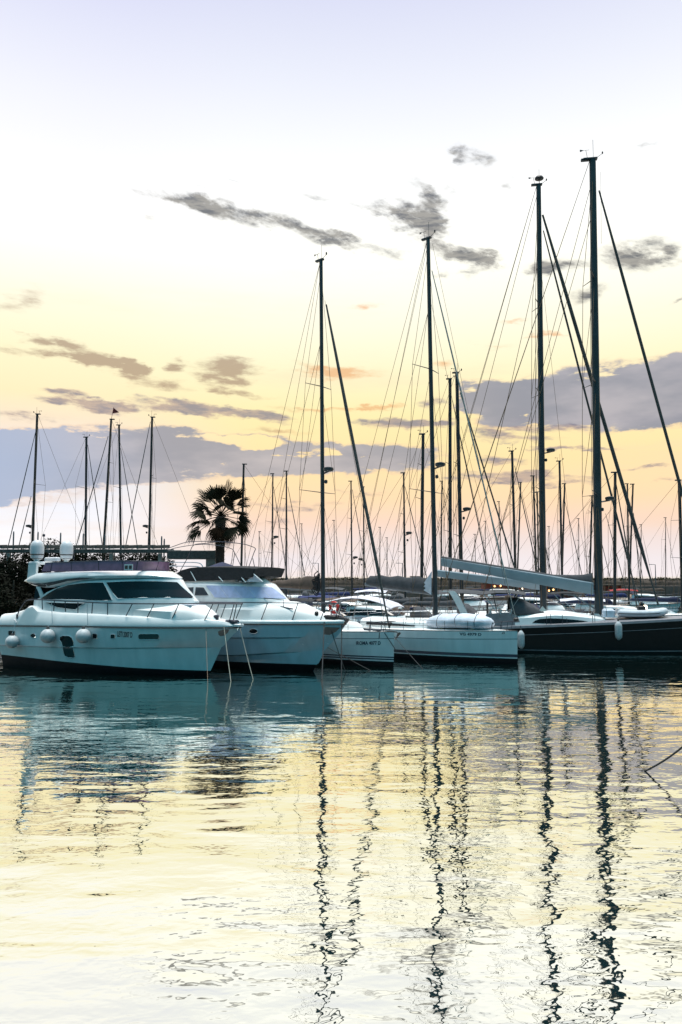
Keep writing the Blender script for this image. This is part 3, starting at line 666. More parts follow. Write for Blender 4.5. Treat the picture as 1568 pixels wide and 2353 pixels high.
# ------------------------------------------------------------------ motor cruiser beside it
def motor_cruiser():
    Z = lambda x, y: (402 + x * .29306, 1206.2 + y * .29306)
    fr = Fr(onz(722, 1542), -33)
    e = empty('motor_cruiser', fr.o, R(-33))
    tag(e, 'white motor cruiser with covered windscreen and dark blue bimini, bow beside the palm', 'motor cruiser', 'motor yachts and cruisers')
    e['label'] = 'white motor cruiser with lilac covered windscreen and folded dark blue bimini top'
    XS, XB = -11.5, 1.85
    fsh = bow(1.9, .35, 2.3); bf = lambda x: fsh(min(1, max(0, (x - XS) / (XB - XS))))
    zsh = lambda x: interp([(-11.5, 1.95), (-5, 2.2), (1.8, 2.32)], x)
    rows = [(-11.1, -.9, bow(1.3, .3, 1.7), -.45), (-11.2, -.05, bow(1.55, .3, 1.8), 0.0),
            (-11.3, .15, bow(1.62, .3, 1.85), .32), (-11.3, .28, bow(1.66, .3, 1.9), .40), (-11.35, .6, bow(1.68, .32, 1.9), lambda x: interp([(-11, .55), (-4, .60), (.5, 1.0)], x)),
            (-11.35, .64, bow(1.77, .32, 1.95), lambda x: interp([(-11, .60), (-4, .66), (.5, 1.05)], x)),
            (-11.4, 1.28, bow(1.79, .34, 2.1), lambda x: interp([(-11, 1.40), (-3.4, 1.50), (1.4, 1.66)], x)), (-11.4, 1.33, bow(1.865, .34, 2.15), lambda x: interp([(-11, 1.45), (-3.4, 1.57), (1.4, 1.70)], x)),
            (XS, XB, fsh, zsh)]
    b = shell(rows, 56, True, .05, [1, 1, 0, 0, 0, 0, 0, 0]); b.build('hull', [HULLB, BOOT], e, 25); hb = bvh_of(b)
    rb = MB()
    for s in (1, -1): rb.tube([(lerp(XS, XB, t), -s * (fsh(t) + .01), zsh(lerp(XS, XB, t))) for t in stations(40)], .036, 6)
    rb.build('rub_rail', BLACK, e)
    z0 = lambda x: zsh(x) + .03
    br = [(XS, XB, bow(1.89, .35, 2.3), z0), (XS + .05, XB + .02, bow(1.88, .35, 2.3), lambda x: z0(x) + .10), (XS + .2, XB - .1, bow(1.80, .35, 2.3), lambda x: z0(x) + .16)]
    shell(br, 50, True, .05).build('deck', DECK, e, 45)
    # deckhouse trunk, sloping to the bow
    p1 = fr.on(*Z(905, 603), 0); p2 = fr.on(*Z(1232, 716), 0)
    tz = lambda x: interp([(-9, p1[2]), (p1[0], p1[2]), (p1[0] + .5, p1[2] - .06), (p2[0] - .25, p2[2] + .07), (p2[0] + .1, p2[2] - .15)], x)
    tr = [(-9, p2[0] + .05, ell(1.50, .42, 1, .75), 2.35), (-9, p2[0] - .05, ell(1.42, .42, 1, .75), lambda x: lerp(2.35, tz(x), .6)), (-9, p2[0] - .3, ell(.75, .42, 1, .75), tz)]
    shell(tr, 44, True, .05).build('foredeck', DECK, e, 50)
    h = MB(); h.bbox((-1.1, -.1, 3.10), (.75, .7, .07), .03, 0); h.build('deck_hatch', GLASS, e)
    q = MB(); q.tube([(-2.6, -.75, 3.2), (-2.6, -.75, 3.5), (-1.3, -.75, 3.42), (-1.3, -.75, 3.05)], .018, 5); q.tube([(-2.8, -.75, 3.25), (-.7, -.8, 3.0)], .03, 4); q.build('grab_rail', RAIL, e)
    # wheelhouse
    xf_t = fr.on(*Z(765, 470), -.15)[0]; xf_b = fr.on(*Z(900, 592), 0)[0]
    zt = 4.2; zb = 3.32
    cr = [(-9.2, xf_b + .02, ell(1.45, .42, 1, .62), 2.6), (-9.2, xf_b, ell(1.45, .42, 1, .62), zb), (-9.2, xf_b - .1, ell(1.44, .42, 1, .62), zb + .08), (-9.0, lerp(xf_b, xf_t, .92), ell(1.30, .42, 1, .58), zt - .08), (-9.0, xf_t, ell(1.27, .42, 1, .58), zt - .02), (-8.9, xf_t - .25, ell(1.1, .42, 1, .58), zt + .06)]
    b = shell(cr, 50, True, .05); b.build('wheelhouse', WHITE, e, 40); cb = bvh_of(b)
    w = [Z(*q) for q in ((246, 474), (400, 478), (580, 484), (762, 491), (800, 518), (840, 550), (872, 577), (700, 574), (500, 572), (314, 570), (280, 522))]
    o = panel(fr, cb, w, .022, -1.3).build('windscreen', COVER, e, 60); rim(fr, cb, w, .016, .012, -1.3).build('windscreen_frame', WHITE, o)
    for (xa, xb_) in ((452, 530), (560, 640), (668, 752), (352, 420)):
        q = MB(); q.tube([h_[0] + h_[1] * .016 for h_ in (fr.hit(cb, *Z(lerp(xa, xb_, t), lerp(482, 572, t)), -1.3) for t in (0, .25, .5, .75, 1))], .012, 4); q.build('cover_seam', PALEC, o)
    for tab in (((106, 490), (150, 488), (146, 546), (118, 520)), ((166, 488), (228, 490), (266, 552), (158, 554))):
        w = [Z(*q) for q in tab]; o = panel(fr, cb, w, .022, -1.3).build('side_window', GLASS, e, 60); rim(fr, cb, w, .014, .012, -1.3).build('window_frame', WHITE, o)
    # flybridge canopy: dark blue bimini with a peak
    prof = [fr.on(*Z(*q), -1.2) for q in ((-30, 445), (-20, 400), (50, 356), (120, 337), (240, 331), (400, 330), (520, 334), (636, 341), (608, 411), (480, 430), (300, 436), (160, 440))]
    cx_ = sum(p[0] for p in prof) / len(prof); cz_ = sum(p[2] for p in prof) / len(prof)
    c = MB(); c.loft([[(lerp(cx_, p[0], k), y, lerp(cz_, p[2], k) + dz) for p in prof] for (y, k, dz) in ((-1.24, .97, 0), (-1.2, 1, 0), (-.6, 1, .05), (0, 1, .07), (.6, 1, .05), (1.2, 1, 0), (1.24, .97, 0))], True, True)
    c.build('bimini_top', BLACKC, e, 25)
    c = MB()
    pk = fr.on(*Z(330, 292), -.2); 
    c.lathe([(1.0, -.25), (.8, -.12), (.45, .02), (.15, .12), (.02, .15)], (pk[0] + .3, -.1, pk[2] - .15), 14); c.build('bimini_peak', NAVY, e, 50)
    # flybridge coaming with low screen
    c = shell([(-8.6, xf_t - .2, ell(1.2, .4, 1, .6), 4.22), (-8.6, xf_t - .6, ell(1.15, .4, 1, .6), 4.42), (-8.6, xf_t - 1.0, ell(1.1, .4, 1, .6), 4.62)], 40, True, .02); c.build('flybridge', CREAM, e, 40)
    for tab in (((126, 365), (166, 440)), ((345, 405), (378, 444)), ((525, 412), (556, 450)), ((620, 385), (690, 445))):
        a = fr.on(*Z(*tab[0]), -1.22); d = fr.on(*Z(*tab[1]), -1.26); q = MB(); q.tube([a, d], .028, 5); q.build('screen_post', WHITE, e)
    q = MB(); A = [fr.on(*Z(*p), -1.2) for p in ((128, 372), (165, 440), (100, 440), (112, 400))]; q.prism(A, (0, .012, 0)); q.build('clear_screen', PALEC, e); q = MB(); A = [fr.on(*Z(*p), -1.15) for p in ((622, 392), (690, 446), (560, 446), (590, 412))]; q.prism(A, (0, .012, 0)); q.build('clear_screen', PALEC, e)
    # folded hoops above
    for arcs, yy in ((((-70, 190), (0, 165), (70, 141), (145, 130), (330, 130), (520, 147), (600, 168), (632, 186), (622, 215), (580, 330)), -1.2), (((-60, 205), (0, 182), (140, 158), (250, 152), (360, 165), (440, 185), (465, 210), (520, 325)), 1.1), (((10, 418), (60, 330), (110, 240), (146, 160), (240, 145), (330, 132)), -1.15), (((145, 130), (143, 168)), -1.2), (((470, 215), (455, 318)), 1.1), (((612, 262), (626, 330)), -1.1)):
        q = MB(); q.tube(catmull([fr.on(*Z(*p), yy) for p in arcs], 4), .020, 5); q.build('bimini_hoop', RAIL, e)
    # low aft hoop rail (chrome) on the flybridge
    for dz in (0, 30):
        q = MB(); q.tube(catmull([fr.on(*Z(*p), -1.0) for p in ((-120, 292 + dz), (60, 294 + dz), (180, 297 + dz), (215, 318 + dz), (222, 345 + dz))], 4), .026, 6); q.build('hand_rail', STEEL, e)
    # searchlight
    p = fr.on(*Z(487, 410), -.9); q = MB(); q.lathe([(.09, -.22), (.05, -.16), (.05, -.1)], p, 10); q.lathe([(.10, -.12), (.155, -.08), (.165, 0), (.165, .1), (.14, .12)], (p[0], p[1], p[2]), 14, axis='X'); q.build('searchlight', STEEL, e)
    p = fr.on(*Z(518, 440), -.9); q = MB(); q.lathe([(.1, 0), (.09, .08), (.03, .12)], (p[0], p[1], p[2] - .06), 10); q.build('horn', DOME, e)
    out = [Z(*p) for p in ellipse(617, 833, 34, 20)]; o = panel(fr, hb, out, .01, -1.6).build('porthole', TINT, e, 60); rim(fr, hb, out, .016, .012, -1.6).build('porthole_rim', STEEL, o)
    out = [Z(*p) for p in ((1178, 800), (1298, 805), (1262, 838), (1215, 862), (1170, 858))]; panel(fr, hb, out, .01, -.4).build('anchor_pocket', BLACK, e, 60)
    for (x, y) in ((1002, 934), (1200, 932)):
        p, n = fr.hit(hb, *Z(x, y), -.6); q = MB(); q.lathe([(.001, -.03), (.03, -.02), (.04, 0), (.03, .02), (.001, .03)], p + n * .02, 10); q.build('bow_eye', STEEL, e)
    anchor(e, 1.6, 2.55, 1.1, BLACK)
    q = MB(); q.bbox((1.0, 0, 2.62), (.7, .4, .2), .05); q.lathe([(.16, 0), (.12, .12), (.15, .28), (.05, .34)], (.2, -.1, 2.55), 12); q.lathe([(.1, 0), (.1, .35), (.04, .4)], (.35, -.3, 2.5), 10); q.build('windlass', BLACK, e)
    # rail
    br_ = lambda x: max(.05, bf(x) - .10)
    P = [fr.side(*Z(*p), br_) for p in ((-120, 603), (0, 605), (300, 606), (700, 610), (1000, 613), (1250, 617))] + [fr.on(*Z(1366, 621), 0)]
    pr = catmull(P, 5); q = MB(); q.tube(list(pr) + [mir(p) for p in reversed(pr[:-1])], .026, 6); ro = q.build('guard_rail', RAIL, e)
    for (xt, yt, xb, yb) in ((40, 606, 0, 690), (180, 606, 130, 700), (350, 608, 310, 720), (530, 610, 480, 735), (728, 611, 678, 742), (966, 613, 920, 748), (1190, 617, 1140, 752), (1300, 620, 1250, 756)):
        a = fr.side(*Z(xt, yt), br_); d = fr.side(*Z(xb, yb), lambda x: max(.05, bf(x) - .14))
        for m_ in (0, 1):
            if m_: a, d = mir(a), mir(d)
            q = MB(); q.tube([d, a], .024, 5); q.build('stanchion', RAIL, ro)
    ropeline(fr.world((1.05, -.3, 2.4)), onz(795, 1546), .04, .020, 'mooring_line', 'dark mooring line slanting right from the bow of the motor cruiser', ROPED)
    ropeline(fr.world((.9, -.45, 2.4)), onz(740, 1562), 0, .026, 'mooring_line', 'dark anchor line hanging straight down beside the mast foot of the first sailing boat', ROPED)
    ropeline(fr.world((1.6, 0, 2.4)), onz(785, 1556), 0, .024, 'mooring_line', 'dark line with a swivel hanging plumb from the tip of the cruiser bow', ROPED)
motor_cruiser()
# ------------------------------------------------------------------ sailing boats
def rig(e, fr, top, base, r=(.13, .10), n=10, mast=None, spreads=(), beam=1.7, deck=1.3, fore=(), back=(), wires=True, wr=.014, gear='vane', radar=None, wirem=None, chain=-.25, diag=True, mname='mast', topgear=1.0, capfrac=.97, sweep=.25, tmod=None):
    """mast with spreaders, shrouds, stays; sight lines are read in the boat's centre plane"""
    mast = mast or MAST; wirem = wirem or WIRE
    T = Vector(fr.on(*top, 0)); B_ = Vector(fr.on(*base, 0))
    d = (T - B_); k = (deck - B_.z) / d.z; B0 = B_ + d * k
    at = lambda z: B0 + (T - B0) * ((z - B0.z) / (T.z - B0.z))
    q = MB(); NS = 8
    q.tube([B0.lerp(T, i / NS) for i in range(NS + 1)], [lerp(r[0], r[1], i / NS) for i in range(NS + 1)], n, flat=.72)
    m = q.build(mname, mast, e)
    q = MB(); L = r[1]
    q.bbox(tuple(T + Vector((-.12 * topgear, 0, .03))), (.55 * topgear + L, L * 1.6, .10), .02); mh = q.build('masthead', mast, m)
    if gear:
        q = MB(); g = topgear
        q.tube([T + Vector((.05, 0, .08)), T + Vector((.05, 0, 1.05 * g))], .012, 4); q.build('antenna', mast, mh)
        q = MB(); q.tube([T + Vector((.2 * g, 0, .08)), T + Vector((.50 * g, 0, .28 * g))], .016, 4); q.lathe([(.02, -.05), (.045, 0), (.045, .1), (.01, .13)], T + Vector((.50 * g, 0, .28 * g)), 6); q.build('masthead_light', mast, mh)
        if gear == 'vane':
            q = MB(); q.tube([T + Vector((-.25 * g, 0, .08)), T + Vector((-.32 * g, 0, .5 * g))], .014, 4)
            q.tube([T + Vector((-.62 * g, 0, .5 * g)), T + Vector((-.15 * g, 0, .52 * g))], .012, 4); q.prism([T + Vector((-.62 * g, -.01, .44 * g)), T + Vector((-.62 * g, -.01, .57 * g)), T + Vector((-.42 * g, -.01, .51 * g))], (0, .02, 0)); q.build('wind_vane', mast, mh)
    tips = []
    for (v, hl) in spreads:
        # height of the spreader from the sight line along the mast
        lo, hi = B0.z, T.z
        z = Vector(fr.on(lerp(base[0], top[0], (v - base[1]) / (top[1] - base[1])), v, 0)).z
        c = at(z); pr_ = []
        for s in (-1, 1):
            tp = c + Vector((-hl * sweep, s * hl, hl * .05)); pr_.append(tp)
            q = MB(); q.tube([c, tp], [.05, .028], 6, flat=.5); q.build('spreader', mast, m)
        tips.append((z, pr_))
    if wires:
        ch = [Vector((B0.x + chain, -beam, deck - .05)), Vector((B0.x + chain, beam, deck - .05))]
        tips.sort(key=lambda t: -t[0])
        for s in (0, 1):
            q = MB(); q.tube([at(lerp(B0.z, T.z, capfrac))] + [t[1][s] for t in tips] + [ch[s]], wr, 4)
            if tips and diag:
                for i, (z, pr_) in enumerate(tips):
                    if i + 1 < len(tips): q.tube([at(z - .15), tips[i + 1][1][s]], wr * .9, 4)
                q.tube([at(tips[-1][0] - .2), ch[s] + Vector((.35, 0, 0))], wr * .9, 4)
                q.tube([at(tips[-1][0] - .2), ch[s] + Vector((-.6, 0, 0))], wr * .9, 4)
            q.build('shroud', wirem, m)
    for (p, bpt, rr, mt, nm) in fore:
        a = Vector(fr.on(*p, 0)); c = Vector(fr.on(*bpt, 0)); q = MB()
        if rr > .02:
            NP = 14; q.tube([a.lerp(c, i / NP) for i in range(NP + 1)], [rr * (.55 + .45 * min(1, 5 * i / NP)) * (1 if i < NP - 1 else .5) for i in range(NP + 1)], 8)
        else: q.tube([a, c], rr, 4)
        q.build(nm, mt, e)
    for (hfrac, x, y, z) in back:
        a = at(lerp(B0.z, T.z, hfrac)) + Vector((-r[1], 0, 0)); q = MB(); q.tube([a, (x, y, z)], wr, 4); q.build('backstay', wirem, m)
    if radar:
        (u, v) = radar; p = Vector(fr.on(u, v, 0)); mz = at(p.z); q = MB()
        s = 1 if p.x > mz.x else -1
        c = (mz.x + s * max(.42, abs(p.x - mz.x)), 0, p.z)
        q.lathe([(.10, -.12), (.26, -.08), (.30, 0), (.28, .10), (.10, .15), (.01, .16)], c, 14)
        rd = q.build('radar_scanner', mast if mast is not BOOM else MAST, m)
        q = MB(); q.tube([(mz.x, 0, p.z - .22), (c[0], 0, p.z - .1)], .05, 5); q.build('radar_bracket', mast, rd)
        q = MB(); q.lathe([(.04, -.12), (.09, -.08), (.09, .06), (.03, .1)], (mz.x + s * .28, 0, p.z - .65), 8); q.build('steaming_light', mast, m)
    return dict(m=m, at=at, T=T, B0=B0)

def boom(e, p0, p1, r, m, cover=None, drop=.0):
    a, c = Vector(p0), Vector(p1); q = MB(); q.tube([a, a.lerp(c, .5), c], r, 8)
    bo = q.build('boom', m, e)
    if cover:
        (cm, h0, h1, w) = cover; q = MB(); rings = []; N = 16
        for i in range(N + 1):
            t = i / N; p = a.lerp(c, t * .98 + .005); h = lerp(h0, h1, t ** .8) * (1 + .06 * math.sin(t * 23 + h0 * 9)) ; ww = w * lerp(1, .6, t) * (1 + .08 * math.sin(t * 31)); 
            if i in (0, N): h *= .55; ww *= .5
            ring = []
            for k in range(10):
                an = 2 * math.pi * k / 10
                ring.append((p.x, p.y + ww * math.sin(an) * (.75 if math.cos(an) > 0 else 1), p.z - r * .6 + (h * .5) * (1 + math.cos(an))))
            rings.append(ring)
        q.loft(rings, True, True); q.build('sail_cover', cm, bo, 60)
    return bo
def sprayhood(e, x, z, L, W, h, m, name='sprayhood', front=.55):
    """cloth hood: arches of growing height from the windscreen back"""
    q = MB(); rings = []
    for (t, hh, ww) in ((0, .06, .86), (.28, .5, .93), (front, .9, 1.0), (.8, 1.0, 1.02), (1.0, .96, 1.0)):
        ring = []
        for k in range(13):
            a = math.pi * k / 12; y = -math.cos(a); zz = math.sin(a) ** .55
            ring.append((x - t * L, y * W * ww, z + hh * h * zz))
        rings.append(ring)
    q.loft(rings, False, False); q.loft([[(p[0] - .0, p[1] * .97, z + (p[2] - z) * .97) for p in r_] for r_ in rings], False, False)
    o = q.build(name, m, e, 50, fixn=False); return o
def bimini(e, x0, x1, z, W, m, arch=.22, legs=True, zb=None):
    q = MB(); rings = []
    for i in range(9):
        t = i / 8; ring = []
        for k in range(11):
            s = -1 + 2 * k / 10
            ring.append((lerp(x0, x1, t), W * s, z + arch * (1 - s * s) + .14 * math.sin(math.pi * t) - .03 * (abs(math.sin(t * math.pi * 3)))))
        rings.append(ring)
    q.loft(rings, False, False); q.loft([[(p[0], p[1], p[2] - .03) for p in r_] for r_ in rings], False, False)
    o = q.build('bimini', m, e, 60, fixn=False)
    if legs:
        for s in (-1, 1):
            for (xa, xb) in ((x0 + .1 * (x1 - x0), lerp(x0, x1, .5)), (lerp(x0, x1, .9), lerp(x0, x1, .5))):
                q = MB(); q.tube([(xa, s * W, z), (xb, s * W, zb if zb is not None else z - 1.2)], .018, 5); q.build('bimini_leg', STEEL, o)
    return o
def rails(e, xa, xf, bfun, z, h=.62, n=9, m=None, xs=None, pulpit=True, wr=.008):
    """pulpit at the bow, stanchions and lifelines along the sides"""
    m = m or RAIL; xs = xs if xs is not None else xa
    T = lambda x: (x - xs) / (xf - xs)
    for s in (-1, 1):
        for i in range(n):
            x = lerp(xa, xf - 1.1, i / (n - 1)); y = s * (bfun(T(x)) - .07)
            q = MB(); q.tube([(x, y, z), (x, y, z + h)], .014, 4); q.build('stanchion', m, e)
        for hh in (h, h * .52):
            q = MB(); q.tube([(x, s * (bfun(T(x)) - .07), z + hh) for x in [lerp(xa, xf - 1.0, i / 14) for i in range(15)]], wr, 4); q.build('lifeline', m, e)
    if pulpit:
        P = [(xf - 1.15, -(bfun(T(xf - 1.15)) - .06), z), (xf - 1.1, -(bfun(T(xf - 1.1)) - .06), z + h * .8), (xf - .75, -(bfun(T(xf - .75)) - .02), z + h), (xf + .06, -.16, z + h + .04)]
        P = catmull(P, 4); P = P + [Vector(mir(p)) for p in reversed(P)]
        q = MB(); q.tube(P, .018, 5)
        for s in (-1, 1): q.tube([(xf - .45, s * (bfun(T(xf - .45)) - .03), z), (xf - .30, s * .28, z + h)], .016, 4)
        q.build('pulpit', m, e)
def yacht_hull(e, xa, xf, beam, fb, hm, stripes=None, rake=.12, aftb=.72, bowrise=.18, deckm=None, boot=True):
    sh = bow(beam, .45, 1.9, aftb); wl = bow(beam * .86, .42, 1.7, aftb * .85)
    zs = lambda x: fb + bowrise * ((x - xa) / (xf - xa)) ** 2
    rows = [(xa + .9, xf - rake - .5, bow(beam * .6, .4, 1.5, .5), -.4), (xa + .5, xf - rake, wl, 0.), (xa + .45, xf - rake * .9, bow(beam * .875, .42, 1.72, aftb * .87), .14)]
    mi = [1, 1]; lv = [(.14, 0)] + (stripes or []) ; 
    for (z, m_) in (stripes or []):
        k = z / fb if z > 0 else (fb + z) / fb
        zz = (lambda x, z=z: z) if z > 0 else (lambda x, z=z: zs(x) + z)
        rows.append((lerp(xa + .45, xa, k), lerp(xf - rake, xf, k), bow(lerp(beam * .86, beam, min(1, k * 1.5)), .45, lerp(1.7, 1.9, k), aftb), zz)); mi.append(m_)
    rows.append((xa, xf, sh, zs)); mi.append(0)
    b = shell(rows, 44, True, .08, mi)
    ms = [hm, BOOT, STRIPE, WHITE]
    o = b.build('hull', ms, e, 30)
    q = MB()
    for s in (-1, 1): q.tube([(lerp(xa, xf, t), -s * (sh(t) - .03), zs(lerp(xa, xf, t)) + .02) for t in stations(30)], .03, 5)
    q.build('toe_rail', BLACK, e)
    # the deck, a little inside the edge and proud of it
    rb = [(xa + .05, xf - .08, lambda t: max(0, sh(t) - .08), lambda x: zs(x) + .0), (xa + .06, xf - .12, lambda t: max(0, sh(t) - .10), lambda x: zs(x) + .03)]
    shell(rb, 36, True, .10).build('deck', deckm or DECK, e, 40)
    return b, sh, zs
def coachroof(e, xa, xf, W, z, h, m, win=True):
    rr = [(xa, xf, ell(W, .3, 1, .7), z - .1), (xa + .02, xf - .25, ell(W * .95, .3, 1, .7), z + h * .7), (xa + .05, xf - .6, ell(W * .8, .3, 1, .7), z + h)]
    b = shell(rr, 30, True, .08); o = b.build('coachroof', m, e, 40)
    if win:
        for s in (-1, 1):
            q = MB(); f0 = ell(W, .3, 1, .7); pts = []
            xs_ = [lerp(xa + .5, lerp(xa, xf, .68), i / 8) for i in range(9)]
            lo = [(x, s * (f0((x - xa) / (xf - xa)) * .985 + .02), z + h * (.25 + .0 * i)) for i, x in enumerate(xs_)]
            hi = [(x, s * (f0((x - xa) / (xf - xa)) * .965 + .02), z + h * (.60 - .22 * (i / 8) ** 2)) for i, x in enumerate(xs_)]
            q.loft([lo, hi, [(p[0], p[1] * .9, p[2]) for p in hi], [(p[0], p[1] * .9, p[2]) for p in lo]], False, False); q.build('cabin_window', TINT, o, 60)
    return o

def iroma():
    Z = lambda x, y: (689.3 + x * .29306, 1263.7 + y * .29306)
    fr = Fr(onz(905, 1533), -42); e = empty('sailing_yacht', fr.o, R(-42))
    tag(e, 'white sailing yacht with brown sail cover and IROMA lettering by its plumb bow', 'sailing yacht', 'large sailing yachts moored in front')
    zb = fr.on(*Z(725, 648), 0)[2]
    XA, XF = -11.6, .05
    b, sh, zs = yacht_hull(e, XA, XF, 1.75, zb - .15, WHITE, [(.27, 1), (.34, 3), (.41, 2), (.45, 0), (.52, 2), (-.34, 0), (-.31, 2)], .06)
    hb = bvh_of(b)
    lettering(fr, hb, 'IROMA 4077 D', *Z(440, 742), *Z(634, 742), 27 * .29306, STRIPE, e)
    coachroof(e, -8.5, -1.9, 1.15, zb, .45, DECK)
    q = MB()
    for (x, w_) in ((-1.55, .5), (-1.0, .4)): q.bbox((x, 0, zb + .1), (.5, w_, .08), .03)
    o = q.build('deck_hatch', GLASS, e)
    g = rig(e, fr, (738, 598), (743, 1375), (.135, .115), 12, MASTT, [(888, 1.05), (1132, 1.45)], 1.55, zb + .35,
            [((750, 700), (895, 1443), .085, FURL, 'furled_genoa'), ((747, 690), (886, 1446), .012, WIRE, 'forestay')],
            [(.99, XA + .2, -1.0, zb), (.99, XA + .2, 1.0, zb), (.76, XA + 2.2, -1.4, zb), (.76, XA + 2.2, 1.4, zb)], radar=(755, 1079), topgear=.85)
    # thicker foil where the furled sail starts
    mz = lambda z: g['at'](z)
    p0 = mz(fr.on(743, 1350, 0)[2]); p1 = fr.on(633, 1352, 0)
    boom(e, (p0.x - .2, 0, p0.z - .15), (p0.x - 4.6, 0, p0.z + .05), .09, MASTG, (BROWNC, .95, .30, .26))
    q = MB()
    for k in range(9):
        a = k * .7; q.tube(catmull([(p0.x - .25 + .1 * math.sin(a), -.16 - .03 * k / 9, p0.z + .9 - k * .13), (p0.x - .45 + .2 * math.sin(a * 2), -.24, p0.z + .7 - k * .10), (p0.x - .30, -.2, p0.z + .5 - k * .12), (p0.x - .12, -.12, p0.z + .8 - k * .1)], 4), .03, 5)
    q.build('coiled_halyard', BLACKC, e)
    rails(e, -9, XF - .1, sh, zb - .1, .62, 8, RAIL, XA)
    q = MB(); q.lathe([(.06, -.05), (.13, 0), (.13, .10), (.06, .14)], fr.on(896, 1436, 0), 12); q.build('furling_drum', BLACK, e)
    anchor(e, .12, zb + .02, .85, BLACK)
    # rails and lines at the stem
    ropeline(fr.world((-.55, -.45, zb)), onz(868, 1528), 0, .022, 'mooring_line', 'dark line falling straight down the white bow beside the painted name', ROPED)
    ropeline(fr.world((-.35, -.3, zb)), fr.world((.22, .02, .75)), 0, .022, 'mooring_line', 'short dark line slanting down to the stem of the IROMA yacht', ROPED)
    ropeline(fr.world((-5.2, -1.75, zb)), onz(852, 1541), .03, .018, 'mooring_line', 'thin dark line crossing the white hull under the IROMA lettering', ROPED)
    # life buoy on the rail
    c = fr.on(768, 1396, -1.0); b_ = MB(); b_.tube([(.26 * math.cos(2 * math.pi * k / 18), 0, .26 * math.sin(2 * math.pi * k / 18)) for k in range(18)], .085, 8, closed=True)
    lb = empty('life_buoy', fr.world(c), R(-38)); tag(lb, 'red life buoy on the rail just right of the first mast foot', 'life buoy')
    b_.build('ring', RED, lb)
    for k in range(4):
        a = R(45 + 90 * k); q = MB(); q.tube([(.26 * math.cos(a + d_), 0, .26 * math.sin(a + d_)) for d_ in (-.14, 0, .14)], .090, 8); q.build('band', WHITE, lb)
    q = MB(); q.tube([(-.3, .02, .25), (0, .02, .33), (.3, .02, .25)], .012, 4); q.build('strap', BLACK, lb)
iroma()

